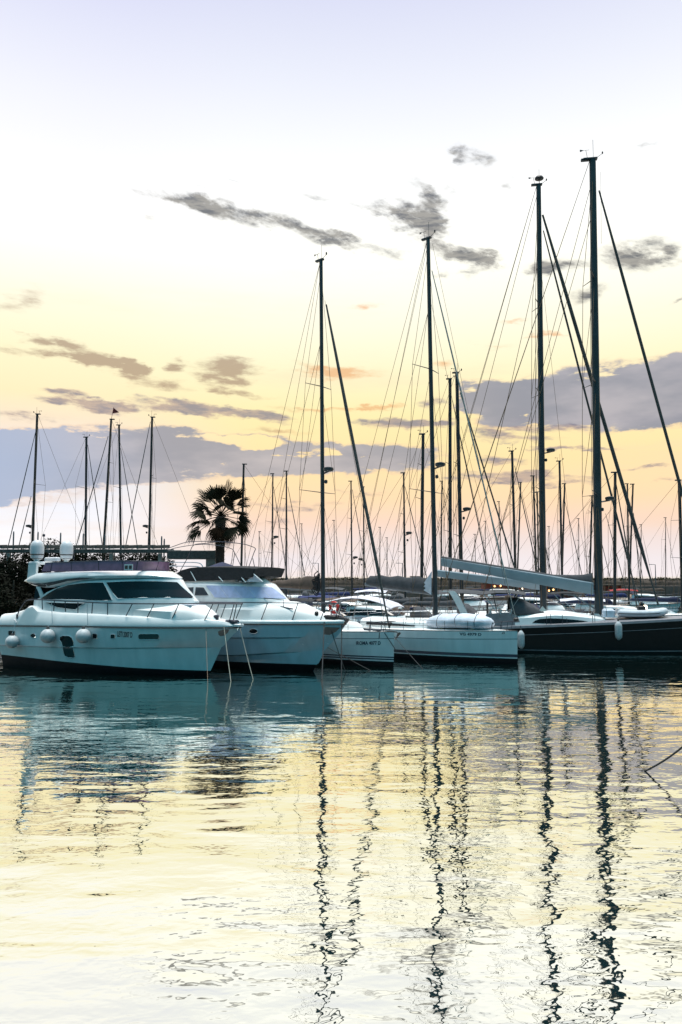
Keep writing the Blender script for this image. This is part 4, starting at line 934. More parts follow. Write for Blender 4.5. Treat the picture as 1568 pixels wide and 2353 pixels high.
def vg():
    Z = lambda x, y: (689.3 + x * .29306, 1263.7 + y * .29306)
    fr = Fr(onz(1189, 1527), -40); e = empty('sailing_yacht', fr.o, R(-40))
    tag(e, 'white sailing yacht lettered VG 4979 D with a covered tender on its foredeck', 'sailing yacht', 'large sailing yachts moored in front')
    zb = fr.on(1189, 1453, 0)[2]; XA, XF = -12.5, .05
    b, sh, zs = yacht_hull(e, XA, XF, 1.95, zb - .12, WHITE, [(.30, 1), (.36, 3), (.52, 2), (-.42, 0), (-.39, 2)], .05)
    hb = bvh_of(b)
    lettering(fr, hb, 'VG 4979 D', *Z(1254, 669), *Z(1424, 673), 22 * .29306, STRIPE, e)
    coachroof(e, -9.5, -4.0, 1.25, zb, .45, DECK)
    g = rig(e, fr, (984, 548), (1001, 1400), (.15, .12), 12, MASTT, [(848, 1.35), (1131, 1.75)], 1.75, zb + .35,
            [((993, 622), (1187, 1428), .045, FURLP, 'furled_genoa'), ((994, 560), (1178, 1424), .010, WIRE, 'forestay'), ((992, 700), (1150, 1420), .010, WIRE, 'inner_forestay')],
            [(.99, XA + .2, -1.1, zb), (.99, XA + .2, 1.1, zb), (.97, XA + .9, 0, zb), (.80, XA + 2.6, -1.6, zb), (.80, XA + 2.6, 1.6, zb)], radar=(1012, 1068), topgear=.95)
    p0 = g['at'](fr.on(1000, 1350, 0)[2])
    boom(e, (p0.x - .2, 0, p0.z - .35), (p0.x - 5.0, 0, p0.z + .15), .10, MASTG, (GREYC, 1.0, .62, .28))
    q = MB()
    for k in range(6): q.prism([(p0.x - .1, -.2 - .01 * k, p0.z + .9 - .1 * k), (p0.x - .5 - .1 * (k % 2), -.26, p0.z + .35 - .1 * k), (p0.x - .12, -.24, p0.z + .1 - .1 * k)], (0, .05, 0))
    q.build('sail_fold', PALEC, e)
    rails(e, -9.5, XF - .1, sh, zb - .08, .6, 8, RAIL, XA)
    q = MB(); q.lathe([(.06, -.05), (.14, 0), (.14, .10), (.06, .16)], fr.on(1186, 1426, 0), 12); q.build('furling_drum', BLACK, e)
    # covered tender lying on the foredeck
    c = fr.on(*Z(1255, 592), -.35); t = empty('covered_tender', fr.world((c[0], c[1], zs(-2) + .05)), R(-31)); tag(t, 'upturned tender under a pale grey tarpaulin on the white foredeck', 'tender')
    q = MB(); rings = []; L2 = 1.95
    for i in range(19):
        s = -1 + 2 * i / 18; w = .74 * max(.02, 1 - abs(s) ** 3.2) ** .5; h = .62 * max(.05, 1 - abs(s) ** 4) ** .5; ring = []
        for k in range(16):
            a = 2 * math.pi * k / 16
            wr_ = 1 + .045 * math.sin(s * 17 + 3 * a) + .03 * math.sin(5 * a + s * 9)
            ring.append((s * L2, w * math.cos(a) * wr_, .34 + max(-.30, h * math.sin(a) * .72 * wr_) + .05 * math.sin(s * 2 + 1)))
        rings.append(ring)
    q.loft(rings, True, True); q.build('tarpaulin', TARP, t, 70)
    for s in (-1.0, .1, 1.1):
        q = MB(); i = int((s / L2 + 1) * 9); q.tube([Vector(p) * 1.0 + Vector((0, 0, .012)) for p in rings[i]], .016, 4, closed=True); q.build('lashing', ROPED, t)
    for s in (-1, 1): q = MB(); q.bbox((s * .9, 0, .03), (.16, 1.0, .12), .02); q.build('chock', TEAK, t)
    # bow lines
    Y4 = lambda x, y: ((1900 + x / 1.889) * .5744, (2100 + y / 1.889) * .5744)
    ropeline(fr.world((-.55, -.45, zb)), onz(*Y4(100, 1010)), 0, .020, 'mooring_line', 'left leg of the dark bridle hanging from the VG yacht bow', ROPED)
    ropeline(fr.world((-.5, -.42, zb)), onz(*Y4(222, 1010)), 0, .020, 'mooring_line', 'right leg of the dark bridle hanging from the VG yacht bow', ROPED)
    ropeline(fr.world((-6.6, -1.95, zb - .3)), onz(972, 1537), .03, .016, 'mooring_line', 'faint dark line crossing the VG yacht hull near the IROMA anchor', ROPED)
vg()

def black_yacht():
    """long dark sloop whose bow runs out of the picture"""
    Y4 = lambda x, y: ((1900 + x / 1.889) * .5744, (2100 + y / 1.889) * .5744)
    o = onz(1376, 1496); fr = Fr(o, -9); e = empty('sailing_yacht', fr.o, R(-9))
    tag(e, 'long black hulled sailing yacht with the tallest mast and a raised grey boom', 'sailing yacht', 'large sailing yachts moored in front')
    XA, XF = -10.5, 8.2
    zt = lambda v, u: fr.on(u, v, -1.9)[2]
    za, zf = zt(1443, 1210), zt(1428, 1540)
    sh = bow(2.25, .5, 1.9, .8); zs = lambda x: lerp(za, zf, (x + 4.5) / 9.0)
    rows = [(XA + 1, XF - 1.2, bow(1.4, .4, 1.5, .5), -.4), (XA + .5, XF - .5, bow(1.9, .45, 1.8, .7), 0.), (XA + .5, XF - .45, bow(1.93, .45, 1.8, .7), .14), (XA + .4, XF - .43, bow(1.94, .45, 1.8, .7), .19), (XA + .1, XF - .1, bow(2.2, .48, 1.9, .78), lambda x: zs(x) - .42), (XA + .1, XF - .09, bow(2.205, .48, 1.9, .78), lambda x: zs(x) - .39), (XA, XF, sh, zs)]
    b = shell(rows, 50, True, .06, [0, 0, 1, 0, 1, 0]); b.build('hull', [DARKHULL, DKGREY], e, 30); hb = bvh_of(b)
    shell([(XA + .05, XF - .1, lambda t: max(0, sh(t) - .04), lambda x: zs(x) + .005), (XA + .05, XF - .12, lambda t: max(0, sh(t) - .06), lambda x: zs(x) + .14), (XA + .1, XF - .2, lambda t: max(0, sh(t) - .18), lambda x: zs(x) + .15)], 40, True, .08).build('deck', DKGREY, e, 40)
    # white coachroof with long dark window
    prof = [Y4(*q) for q in ((300, 690), (440, 676), (600, 660), (720, 668), (860, 692), (1000, 712), (1030, 722))]
    Pz = [fr.on(*q, -1.2) for q in prof]; cz = [(p[0], p[2]) for p in Pz]
    rr = [(Pz[0][0], Pz[-1][0] + .2, ell(1.62, .45, 1, .6), lambda x: zs(x) + .1), (Pz[0][0], Pz[-1][0] + .1, ell(1.58, .45, 1, .6), lambda x: lerp(zs(x) + .15, interp(cz, x), .75)), (Pz[0][0], Pz[-1][0] - .1, ell(1.35, .45, 1, .6), lambda x: interp(cz, x) + .02)]
    cb = shell(rr, 46, True, .08); co_ = cb.build('coachroof', DECK, e, 40); cbv = bvh_of(cb)
    w = [Y4(*q) for q in ((434, 741), (455, 724), (490, 711), (560, 706), (640, 708), (740, 715), (820, 724), (888, 738), (884, 744), (700, 745), (560, 746))]
    panel(fr, cbv, w, .012, -1.5).build('cabin_window', TINT, co_, 60)
    for (x, y0, y1) in ((540, 680, 740), (572, 670, 745), (660, 676, 742), (695, 705, 742), (888, 685, 742), (905, 680, 740)):
        a = fr.on(*Y4(x, y0), -1.85); c = (a[0], -1.95, zs(a[0]) + .1); q = MB(); q.tube([c, (a[0], -1.9, a[2])], .016, 4); q.build('stanchion', RAIL, e)
    g = rig(e, fr, (1362, 366), (1377, 1405), (.265, .205), 14, MASTT, [(640, 1.5), (880, 1.75), (1137, 1.95)], 2.0, fr.on(1377, 1410, 0)[2],
            [((1377, 438), (1650, 1432), .095, FURL, 'furled_genoa'), ((1381, 395), (1382, 560), .010, WIRE, 'halyard')],
            [(.995, XA + .3, -1.2, za), (.995, XA + .3, 1.2, za), (.93, XA + 3.0, -2, za), (.86, XA + 3.0, 2, za)], radar=(1402, 1146), topgear=1.25, wr=.016, sweep=.32)
    q = MB(); q.bbox(tuple(g['T'] + Vector((-.28, 0, .0))), (.9, .2, .16), .03); q.build('mast_crane', MASTB, g['m'])
    # big boom, rising aft
    A = Vector(fr.on(*Y4(893, 482), 0)); C = Vector(fr.on(1014, 1291, 0)); q = MB(); rings = []
    for i in range(13):
        t = i / 12; p = A.lerp(C, t); w_ = lerp(.24, .17, t); h = lerp(.42, .29, t)
        prof_ = [(-.55, -.9), (.55, -.9), (1, .1), (1, .75), (.72, 1), (-.72, 1), (-1, .75), (-1, .1)]
        rings.append([(p.x, p.y + a_ * w_, p.z + b_ * h) for (a_, b_) in prof_])
    q.loft(rings, True, True); bo = q.build('boom', BOOM, e, 25)
    q = MB(); rings = []
    for i in range(17):
        t = i / 16; p = A.lerp(C, t); s_ = lerp(.36, .25, t); h = lerp(.62, .13, min(1, t * 4) ** .6) if t < .25 else .12
        rings.append([(p.x, w_ * .20 * lerp(1, .8, t), p.z + s_ + hz * h) for (w_, hz) in ((-1, 0), (-.8, .7), (0, 1), (.8, .7), (1, 0))])
    q.loft(rings, True, True); q.build('sail_bundle', GREYC, bo, 60)
    q = MB(); q.tube([A + Vector((-.1, 0, -.15)), A + Vector((.38, 0, -.15))], .07, 6); q.build('gooseneck', MAST, bo)
    q = MB(); p = A + Vector((-1.2, 0, -.4)); q.tube([p, (g['B0'].x - .25, 0, g['B0'].z + .3)], .05, 6); q.build('vang', MASTG, bo)
    # grey sprayhood, bimini, aft arch
    a0 = fr.on(*Y4(540, 668), -1.0); a1 = fr.on(*Y4(380, 555), -1.0)
    sprayhood(e, a0[0], a0[2] - .05, a0[0] - fr.on(*Y4(262, 600), -1)[0], 1.45, a1[2] - a0[2] + .1, GREYC, front=.62)
    q = MB(); P = [fr.on(*Y4(*k), -1.2) for k in ((480, 655), (512, 612), (545, 650))]; q.prism(P, (0, .03, 0)); q.build('hood_window', CREAM, e)
    b0 = fr.on(*Y4(35, 512), -1.3); b1 = fr.on(*Y4(385, 515), -1.3)
    bimini(e, b0[0], b1[0], b0[2] - .12, 1.5, PALEC if False else GREYC, .18, True, za + .4)
    q = MB(); q.loft([[fr.on(*Y4(x, y), yy) for (x, y) in ((100, 690), (130, 560), (230, 548), (330, 560), (360, 690))] for yy in (-1.4, 1.4)], False, False); 
    cc = MB(); cx0 = fr.on(*Y4(60, 600), -1.3)[0]; cx1 = fr.on(*Y4(320, 600), -1.3)[0]
    cc.loft([[(x, y, z) for (x, z) in ((cx0, za + .1), (cx0 + .2, za + .8), (cx1 - .6, za + .9), (cx1, za + .7), (cx1 + .2, za + .1))] for y in (-1.6, -1.45)], True, True); cc.build('cockpit_coaming', DKGREY, e, 30)
    for k in range(3):
        q = MB(); x = lerp(cx0, cx1, .2 + .3 * k); q.lathe([(.12, 0), (.10, .12), (.13, .25), (.06, .3)], (x, -1.5, za + .8), 12); q.build('winch', STEEL, e)
    for k in range(2):
        q = MB(); x = lerp(cx0, cx1, .15); q.tube([(x, -.8 + 1.6 * k + .45 * math.cos(2 * math.pi * j / 20), za + 1.0 + .45 * math.sin(2 * math.pi * j / 20)) for j in range(20)], .03, 5, closed=True)
        for j in range(3): q.tube([(x, -.8 + 1.6 * k + .45 * math.cos(math.pi * j / 3), za + 1.0 + .45 * math.sin(math.pi * j / 3)), (x, -.8 + 1.6 * k - .45 * math.cos(math.pi * j / 3), za + 1.0 - .45 * math.sin(math.pi * j / 3))], .012, 4)
        q.build('steering_wheel', BLACK, e)
    for s in (-1, 1):
        pts = [fr.on(*k, 0) for k in ((1069, 1362), (1040 + 9, 1360), (1063, 1400), (1068, 1410))]
        x0 = fr.on(1042, 1359, -1.3); x1 = fr.on(1068, 1412, -1.3)
        q = MB(); q.loft([[(p.x - .22, s * 1.55, p.z), (p.x + .22, s * 1.55, p.z), (p.x + .22, s * 1.42, p.z), (p.x - .22, s * 1.42, p.z)] for p in catmull([(x0[0] - .55, 0, x0[2] - .02), (x0[0] - .1, 0, x0[2]), (lerp(x0[0], x1[0], .5), 0, lerp(x0[2], x1[2], .5)), (x1[0], 0, x1[2])], 4)], True, True); q.build('arch_leg', WHITE, e, 40)
    x0 = fr.on(1050, 1352, 0); q = MB(); rings = []
    for i in range(9):
        t = i / 8; rings.append([(x0[0] + lerp(-1.5, 1.6, t), y, x0[2] - .15 + .1 * math.sin(math.pi * t) - .22 * (abs(y) / 1.4) ** 3) for y in (-1.4, -1.1, -.5, 0, .5, 1.1, 1.4)])
    q.loft(rings, False, False); q.loft([[(p[0], p[1], p[2] - .03) for p in r_] for r_ in rings], False, False); q.build('aft_awning', GREYC, e, 60, fixn=False)
    # RIB lying on the foredeck
    c0 = Vector(fr.on(*Y4(1080, 668), -.9)); c1 = Vector(fr.on(*Y4(1460, 655), -.9)); L = c1.x - c0.x
    d_ = empty('inflatable_dinghy', fr.world((c0.x + L / 2, -.3, zs(c0.x) + .17)), R(-9)); tag(d_, 'pale grey inflatable dinghy lying on the black yacht foredeck right of its mast', 'dinghy')
    for s in (-1, 1):
        q = MB(); P = catmull([(-L / 2, s * .58, .42), (-L / 6, s * .62, .40), (L * .2, s * .60, .42), (L * .38, s * .42, .48), (L * .5, s * .02, .56)], 5)
        q.tube(P, [.10] + [.21] * (len(P) - 3) + [.20, .16], 12); tb = q.build('tube', HYP, d_)
        q = MB(); q.tube([p + Vector((0, s * .205, .0)) for p in P], .03, 5); q.build('rubbing_strake', STRIPE, tb)
    q = MB(); q.loft([[(x, -w_, z_), (x, 0, z_ - .25), (x, w_, z_)] for (x, w_, z_) in ((-L / 2 + .1, .5, .38), (0, .52, .36), (L * .3, .38, .40), (L * .47, .05, .5))], False, False); q.build('floor', DKGREY, d_, fixn=False)
    q = MB(); q.bbox((-L / 2 + .1, 0, .45), (.08, 1.0, .5), .02); q.build('transom', WHITE, d_)
    q = MB(); q.bbox((L * .02, 0, .58), (.42, .5, .55), .06); q.tube([(L * .02 + .15, .1, .9), (L * .02 - .05, .1, .98)], .14, 10); q.build('console', BLACK, d_)
    q = MB(); q.bbox((-L / 2 - .45, 0, .42), (.7, .8, .5), .12); q.build('covered_outboard', TARP, d_)
    for s in (-1, 1): q = MB(); q.bbox((s * L / 4, 0, .05), (.14, 1.1, .14), .02); q.build('chock', TEAK, d_)
    # two cylinder fenders
    for (x, y, lab) in ((1086, 800, 'white sausage fender hanging midway along the black hull'), (350, 868, 'white sausage fender half hidden behind the VG yacht bow')):
        p = fr.on(*Y4(x, y), -2.2); ff = bow(2.2, .48, 1.9, .78); yy = -(ff((p[0] - XA) / (XF - XA)) + .14)
        p = fr.on(*Y4(x, y), yy); f = empty('cylinder_fender', fr.world(p)); tag(f, lab, 'fender', 'sausage fenders on the black hull')
        q = MB(); q.lathe([(.04, -.54), (.10, -.49), (.19, -.38), (.21, -.2), (.21, .26), (.19, .38), (.10, .50), (.05, .56)], (0, 0, 0), 14); q.build('body', RUBBER, f)
        q = MB(); q.tube([(0, 0, .55), (0, .05, zs(p[0]) + .18 - p[2])], .016, 5); q.build('lanyard', BLACK, f)
        q = MB(); q.lathe([(.05, .55), (.05, .66), (.02, .68)], (0, 0, 0), 8); q.build('eye', BLACK, f)
black_yacht()
# ------------------------------------------------------------------ sailing boats behind
Y5 = lambda x, y: (1091 + x * .3041, 861.6 + y * .3041)          # measured on an enlargement of the right edge
Y6 = lambda x, y: (574.4 + x * .3663, 517 + y * .3663)            # measured on an enlargement of the middle
def back_yacht(label, top, base, Y, psi, r=(.10, .075), fore=(), spreads=(), radar=None, cover=GREYC, loa=12.0, beam=1.8, fb=1.15, hm=None, mast=None, hood=None, gear=None, back=True, group='sailing boats moored in the rows behind', boom_len=4.4, bim=None, hide_hull=False, J=None, covh=.5, wr=.013, forer=None, rmat=None):
    T0 = pt(top[0], top[1], Y); B0 = pt(base[0], base[1], Y)
    fr = Fr((B0[0], Y, 0), psi); e = empty('sailing_boat', fr.o, R(psi))
    tag(e, label, 'sailing boat', group)
    Tl = fr.on(*top, 0); hgt = Tl[2]
    deck = fb + .15
    fl = []; xb = J or hgt * .24
    for i, f in enumerate(fore):
        p, q_ = f[0], f[1]; rr = f[2] if len(f) > 2 else .045; mt = f[3] if len(f) > 3 else FURL
        a = Vector(fr.on(*p, 0)); c = Vector(fr.on(*q_, 0)); k = (deck + .1 - a.z) / (c.z - a.z); c2 = a + (c - a) * k
        fl.append((p, c2, rr, mt))
        if i == 0: xb = c2.x
    if not hide_hull:
        XF = xb + .25; XA = XF - loa
        dk = (TEAK, DECK, DKGREY)[int(top[0]) % 3]
        b, sh, zs = yacht_hull(e, XA, XF, beam, fb, hm or (WHITE, NAVYHULL, WHITE, DARKHULL, CREAM)[int(top[0] * 7) % 5], [(.22, 2), (.30, 0)], .35, deckm=dk)
        coachroof(e, XA + loa * .28, XF - loa * .22, beam * .62, fb + .02, .42, DECK)
    else:
        XF = xb + .25; XA = XF - loa; zs = lambda x: fb
    g = rig(e, fr, top, base, r, 8, mast or MASTB, spreads, beam * .92, deck + .3, (), [(.99, XA + .3, 0, fb + .3)] if back else (), radar=radar, gear=gear, topgear=.7, wr=wr)
    for (p, c2, rr, mt) in fl:
        a = Vector(fr.on(*p, 0)); q = MB(); NP = 10
        if rr > .02: q.tube([a.lerp(c2, i / NP) for i in range(NP + 1)], [rr * (.6 + .4 * min(1, 4 * i / NP)) for i in range(NP + 1)], 7)
        else: q.tube([a, c2], rr, 4)
        q.build('furled_genoa' if rr > .02 else 'forestay', mt, e)
    zb = deck + 1.05
    bl = min(boom_len, -(XA + .8) + g['B0'].x)
    p0 = g['at'](zb)
    boom(e, (p0.x - .15, 0, zb), (p0.x - bl, 0, zb + .1), .07, MASTG, (cover, covh, covh * .5, .19))
    hood = hood or (GREYC, NAVY, BLACKC, BROWNC)[int(top[0] * 3) % 4]
    if hood:
        sprayhood(e, XA + loa * .40, fb + .35, 1.5, beam * .62, .85, hood)
    if bim:
        bimini(e, XA + loa * .06, XA + loa * .27, fb + 2.1, beam * .72, bim, .15, True, fb + .3)
    q = MB()
    for s in (-1, 1):
        if not hide_hull:
            for i in range(8):
                x = lerp(XA + .4, XF - 1.4, i / 7); y = s * (sh((x - XA) / (XF - XA)) - .06); q2 = MB(); q2.tube([(x, y, zs(x)), (x, y, zs(x) + .62)], .014, 4); q2.build('stanchion', RAIL, e)
            q.tube([(x, s * (sh((x - XA) / (XF - XA)) - .06), zs(x) + .60) for x in [lerp(XA + .4, XF - 1.2, k / 12) for k in range(13)]], .012, 4)
    if q.v:
        q.tube(catmull([(XF - 1.3, -.55, zs(XF) + .6), (XF - .5, -.35, zs(XF) + .68), (XF + .1, 0, zs(XF) + .7), (XF - .5, .35, zs(XF) + .68), (XF - 1.3, .55, zs(XF) + .6)], 4), .018, 5)
        q.build('guard_rail', RAIL, e)
    return e, fr, XA, XF, g

def second_yacht():
    Y4 = lambda x, y: ((1900 + x / 1.889) * .5744, (2100 + y / 1.889) * .5744)
    Y = 53.0; B0 = pt(1248, 1385, Y); psi = -9; fr = Fr((B0[0], Y, 0), psi); e = empty('sailing_yacht', fr.o, R(psi))
    tag(e, 'tall sailing yacht behind the black one with two furled headsails and domed masthead', 'sailing yacht', 'large sailing yachts moored in front')
    XA, XF = -9.2, 8.3
    b, sh, zs = yacht_hull(e, XA, XF, 2.2, 1.55, WHITE, [(.25, 2), (.34, 0)], .5)
    coachroof(e, -5, 3.2, 1.4, 1.6, .5, DECK)
    g = rig(e, fr, (1238, 425), (1249, 1385), (.23, .165), 12, MASTT, [(703, 1.35), (905, 1.6), (1128, 1.75)], 1.95, 2.0,
            [((1247.5, 494), (1513, 1390), .125, FURL, 'furled_genoa'), ((1249, 530), (1470, 1390), .07, FURL, 'furled_staysail'), ((1246, 640), (1330, 1392), .010, WIRE, 'forestay')],
            [(.995, XA + .3, -1.3, 1.7), (.995, XA + .3, 1.3, 1.7), (.97, XA + 1.4, 0, 1.7), (.80, XA + 3.5, -1.9, 1.7), (.80, XA + 3.5, 1.9, 1.7)], radar=(1266, 1035), topgear=1.1, wr=.016, sweep=.32)
    q = MB(); T = g['T']; q.lathe([(.02, -.35), (.03, -.12), (.30, -.06), (.32, 0), (.24, .12), (.08, .18), (.01, .19)], T + Vector((.05, 0, .48)), 14); q.build('masthead_dome', MASTB, g['m'])
    A = Vector(fr.on(*Y4(488, 462), 0)); C = Vector(fr.on(1001, 1317, 0)); q = MB(); rings = []
    for i in range(11):
        t = i / 10; p = A.lerp(C, t); w_ = lerp(.20, .15, t); h = lerp(.30, .26, t)
        rings.append([(p.x, p.y + a_ * w_, p.z + b_ * h) for (a_, b_) in [(-.55, -.9), (.55, -.9), (1, .1), (1, .75), (.72, 1), (-.72, 1), (-1, .75), (-1, .1)]])
    q.loft(rings, True, True); bo = q.build('boom', BOOM, e, 25)
    q = MB(); q.loft([[(A.x + .02 - x, w_, z) for (w_) in (-.16, .16)] + [(A.x + .02 - x, .0, z + .02)] for (x, z) in ((1.5, A.z + .3), (.5, A.z + .5), (.05, A.z + 1.5))], True, True); q.build('sail_stack', GREYC, bo, 60)
    sprayhood(e, -4.0, 1.75, 1.8, 1.35, 1.0, GREYC); rails(e, -7, XF - .2, sh, 1.55, .62, 9, RAIL, XA)
    return e
second_yacht()

LB = 'sailing boats behind the pergola'
zz5 = lambda x, y: (x * .29304, 919 + y * .29304)
LEFT = [
 dict(label='leftmost sailing boat mast, radar low on it, two furled stays sloping left', top=(86, 952), base=(75, 1245), Y=78, psi=188, r=(.14, .12), fore=[((84, 985), (20, 1252)), ((72, 1140), (45, 1250))], spreads=[(1112, 2.2)], radar=(71, 1209), gear='vane'),
 dict(label='shortest bare mast of those behind the pergola, forestay sloping to the right', top=(199, 1005), base=(197, 1258), Y=84, psi=-8, r=(.15, .13), fore=[((202, 1022), (236, 1257))], spreads=[(1122, 1.6)], gear='vane'),
 dict(label='leaning mast with a small red pennant flying at its top', top=(256, 964), base=(239, 1255), Y=74, psi=188, r=(.12, .10), fore=[((249, 1002), (176, 1253))], spreads=[(1062, 1.1), (1153, 1.5)], radar=None, gear=None),
 dict(label='slim mast just right of the pennant mast, its forestay sloping right', top=(274, 977), base=(278, 1256), Y=90, psi=-8, r=(.14, .12), fore=[((278, 1030), (316, 1256))], spreads=[(1121, 1.2)], gear='vane'),
 dict(label='rightmost mast above the pergola with a radar facing left', top=(350, 959), base=(343, 1257), Y=80, psi=188, r=(.13, .11), fore=[((346, 969), (289, 1256))], spreads=[(1097, 1.6)], radar=(335, 1209), gear='vane'),
]
for d in LEFT:
    e, fr, XA, XF, g = back_yacht(group=LB, **d)
    if 'pennant' in d['label'] and 'small' in d['label']:
        T = g['T']; q = MB(); q.tube([T, T + Vector((-.2, 0, 1.2))], .02, 4); q.prism([T + Vector((-.12, 0, .6)), T + Vector((-.2, 0, 1.15)), T + Vector((-.75, .1, .7))], (0, .02, 0)); q.build('pennant', FLAGM, g['m'])

MIDDLE = [
 dict(label='mast standing directly behind the right fronds of the palm', top=(560.5, 1067), base=(556, 1260), Y=76, psi=188, r=(.12, .10), fore=[((559, 1095), (537, 1258), .03)], spreads=[(1178, 1.4)], radar=(550, 1213)),
 dict(label='thin mast with a low radar, first to the right of the palm', top=(627.5, 1089), base=(625, 1317), Y=84, psi=-14, fore=[((629, 1118), (659, 1317), .04)], spreads=[(1200, 1.3), (1270, 1.5)], radar=(632, 1234), cover=NAVY, hood=NAVY),
 dict(label='thin mast a little taller than its neighbour, between palm and first tall mast', top=(658.6, 1083), base=(658, 1317), Y=78.5, psi=-14, fore=[((662, 1118), (700, 1319), .04)], spreads=[(1147, 1.0), (1216, 1.4)], cover=GREYC, hood=GREYC, hm=CREAM),
 dict(label='short thin mast midway between the first tall mast and its furled headsail', top=(807, 1106), base=(809, 1320), Y=88, psi=-14, fore=[((810, 1125), (843, 1319), .04)], spreads=[(1192, 1.0), (1275, 1.4)], radar=(813, 1281), cover=BLUEC, hood=BLUEC),
 dict(label='thin mast crossed by the lower end of the first furled headsail', top=(835.6, 1119), base=(837, 1318), Y=94, psi=-14, fore=[((837, 1140), (868, 1319), .04)], spreads=[(1221, 1.2)], radar=(831, 1285), cover=GREYC),
 dict(label='mast with two pairs of spreaders and a low radar left of the thick grey masts', top=(928, 1087), base=(931, 1319), Y=73, psi=-14, fore=[((931, 1118), (966, 1264), .04)], spreads=[(1182, 1.0), (1270, 1.5)], radar=(936, 1225), cover=GREYC, hood=GREYC, bim=GREYC),
 dict(label='dark mast ending below the masthead of the second tall yacht, just left of it', top=(972.6, 998), base=(969.5, 1317), Y=62, psi=-14, r=(.135, .12), fore=[((975, 1015), (1010, 1100), .010, WIRE)], spreads=[(1070, 1.0), (1148, 1.4)], cover=GREYC, hood=BROWNC, gear='vane', bim=PALEC),
 dict(label='thin mast partly hidden right behind the second tall mast', top=(1016, 1106), base=(1014, 1316), Y=99, psi=-14, fore=[((1018, 1125), (1047, 1280), .035)], spreads=[(1190, 1.2)], cover=NAVY),
 dict(label='left one of the pair of thick masts right of the second tall mast', top=(1034.5, 871), base=(1035, 1305), Y=67.5, psi=-14, r=(.16, .135), fore=[((1040, 920), (1120, 1300), .05)], spreads=[(1067, 1.1), (1222, 1.6)], cover=GREYC, gear='vane', bim=GREYC),
 dict(label='right one of the pair of thick masts, with a square radar to its right', top=(1050, 857), base=(1060, 1305), Y=57.5, psi=-12, r=(.15, .125), fore=[((1058, 902), (1182, 1302), .06), ((1060, 980), (1160, 1360), .010, WIRE)], spreads=[(1068, 1.2), (1232, 1.6)], radar=(1073, 1170), cover=GREYC, gear='vane', hood=GREYC),
 dict(label='thin short mast in the gap right of the thick pair', top=(1147, 1153), base=(1152, 1300), Y=110, psi=-14, r=(.08, .06), fore=[((1149, 1165), (1170, 1300), .03)], spreads=[(1230, 1.2)], cover=NAVY),
 dict(label='dark mast with masthead lights left of the third tall mast', top=(1177, 1037), base=(1184.5, 1300), Y=72, psi=-14, r=(.125, .11), fore=[((1183, 1070), (1231, 1294), .045)], spreads=[(1162, 1.4)], cover=BROWNC, hood=NAVY, gear='vane'),
 dict(label='mast leaning right beside the dark mast with masthead lights', top=(1197, 1109), base=(1190, 1302), Y=102, psi=-14, r=(.11, .09), fore=[((1199, 1130), (1238, 1300), .035)], spreads=[(1197, 1.5)], cover=GREYC),
 dict(label='slim mast close on the left side of the third tall mast', top=(1226, 1094), base=(1232, 1297), Y=80.5, psi=-14, r=(.10, .09), fore=[((1224, 1120), (1268, 1320), .04)], spreads=[(1234, 1.4)], cover=BLUEC, hood=BLUEC),
 dict(label='slimmest mast almost touching the third tall mast from behind', top=(1235, 1132), base=(1237.5, 1300), Y=106, psi=-14, r=(.11, .09), fore=[((1238, 1150), (1262, 1310), .035)], spreads=[(1206, 1.3)], cover=GREYC),
 dict(label='tall background mast standing midway between the two rightmost tall masts', top=(1286, 1060), base=(1292, 1318), Y=76.5, psi=-14, r=(.115, .10), fore=[((1290, 1120), (1257, 1280), .010, WIRE)], J=4.2, spreads=[(1199, 1.3)], cover=NAVY, hood=NAVY, gear='vane'),
 dict(label='mast meeting its taller neighbour at the foot, between the two rightmost tall masts', top=(1298, 1112), base=(1292, 1318), Y=86, psi=-14, r=(.11, .09), fore=[((1298, 1150), (1337, 1318), .04)], spreads=[(1208, 1.3)], cover=GREYC),
 dict(label='mast whose crossbars show just left of the rightmost tall mast', top=(1361, 1140), base=(1356, 1315), Y=91, psi=-14, r=(.12, .10), fore=[((1362, 1160), (1400, 1318), .04)], spreads=[(1178, 2.0), (1280, 2.2)], cover=GREYC),
 dict(label='dark mast just right of the tallest mast, blue sail cover at its foot', top=(1414, 1086), base=(1413, 1372), Y=62, psi=-12, r=(.13, .11), fore=[((1416, 1110), (1448, 1300), .05), ((1392, 1180), (1440, 1360), .03)], spreads=[(1206, 1.4)], cover=NAVY, hood=NAVY, hm=NAVYHULL),
 dict(label='left one of two close thin masts near the right edge', top=(1442, 1112), base=(1445, 1303), Y=96, psi=-14, r=(.11, .09), fore=[((1443, 1140), (1474, 1310), .035)], spreads=[(1210, 1.3)], cover=GREYC),
 dict(label='right one of two close thin masts near the right edge', top=(1455, 1113), base=(1448, 1303), Y=82, psi=-14, r=(.10, .085), fore=[((1456, 1178), (1474, 1362), .045)], spreads=[(1211, 1.2)], cover=BLUEC, hood=NAVY),
 dict(label='dark mast at the right edge of the view with spreaders to its left', top=(1561, 1104), base=(1568, 1340), Y=67, psi=-12, r=(.15, .13), fore=[((1566, 1125), (1610, 1330), .05)], spreads=[(1195, 1.7), (1282, 2.0)], cover=NAVY, hood=NAVY),
]
for d in MIDDLE: back_yacht(**d)
FAR = [(596, 1222, 118, 188), (694, 1204, 121, -12), (768, 1196, 116, -12), (874, 1212, 120, -12), (890, 1236, 127, -12), (1092, 1228, 126, -12), (1116, 1198, 117, -12), (1262, 1210, 123, -12), (1330, 1192, 115, -12), (1474, 1206, 118, -12), (1530, 1190, 114, -12)]
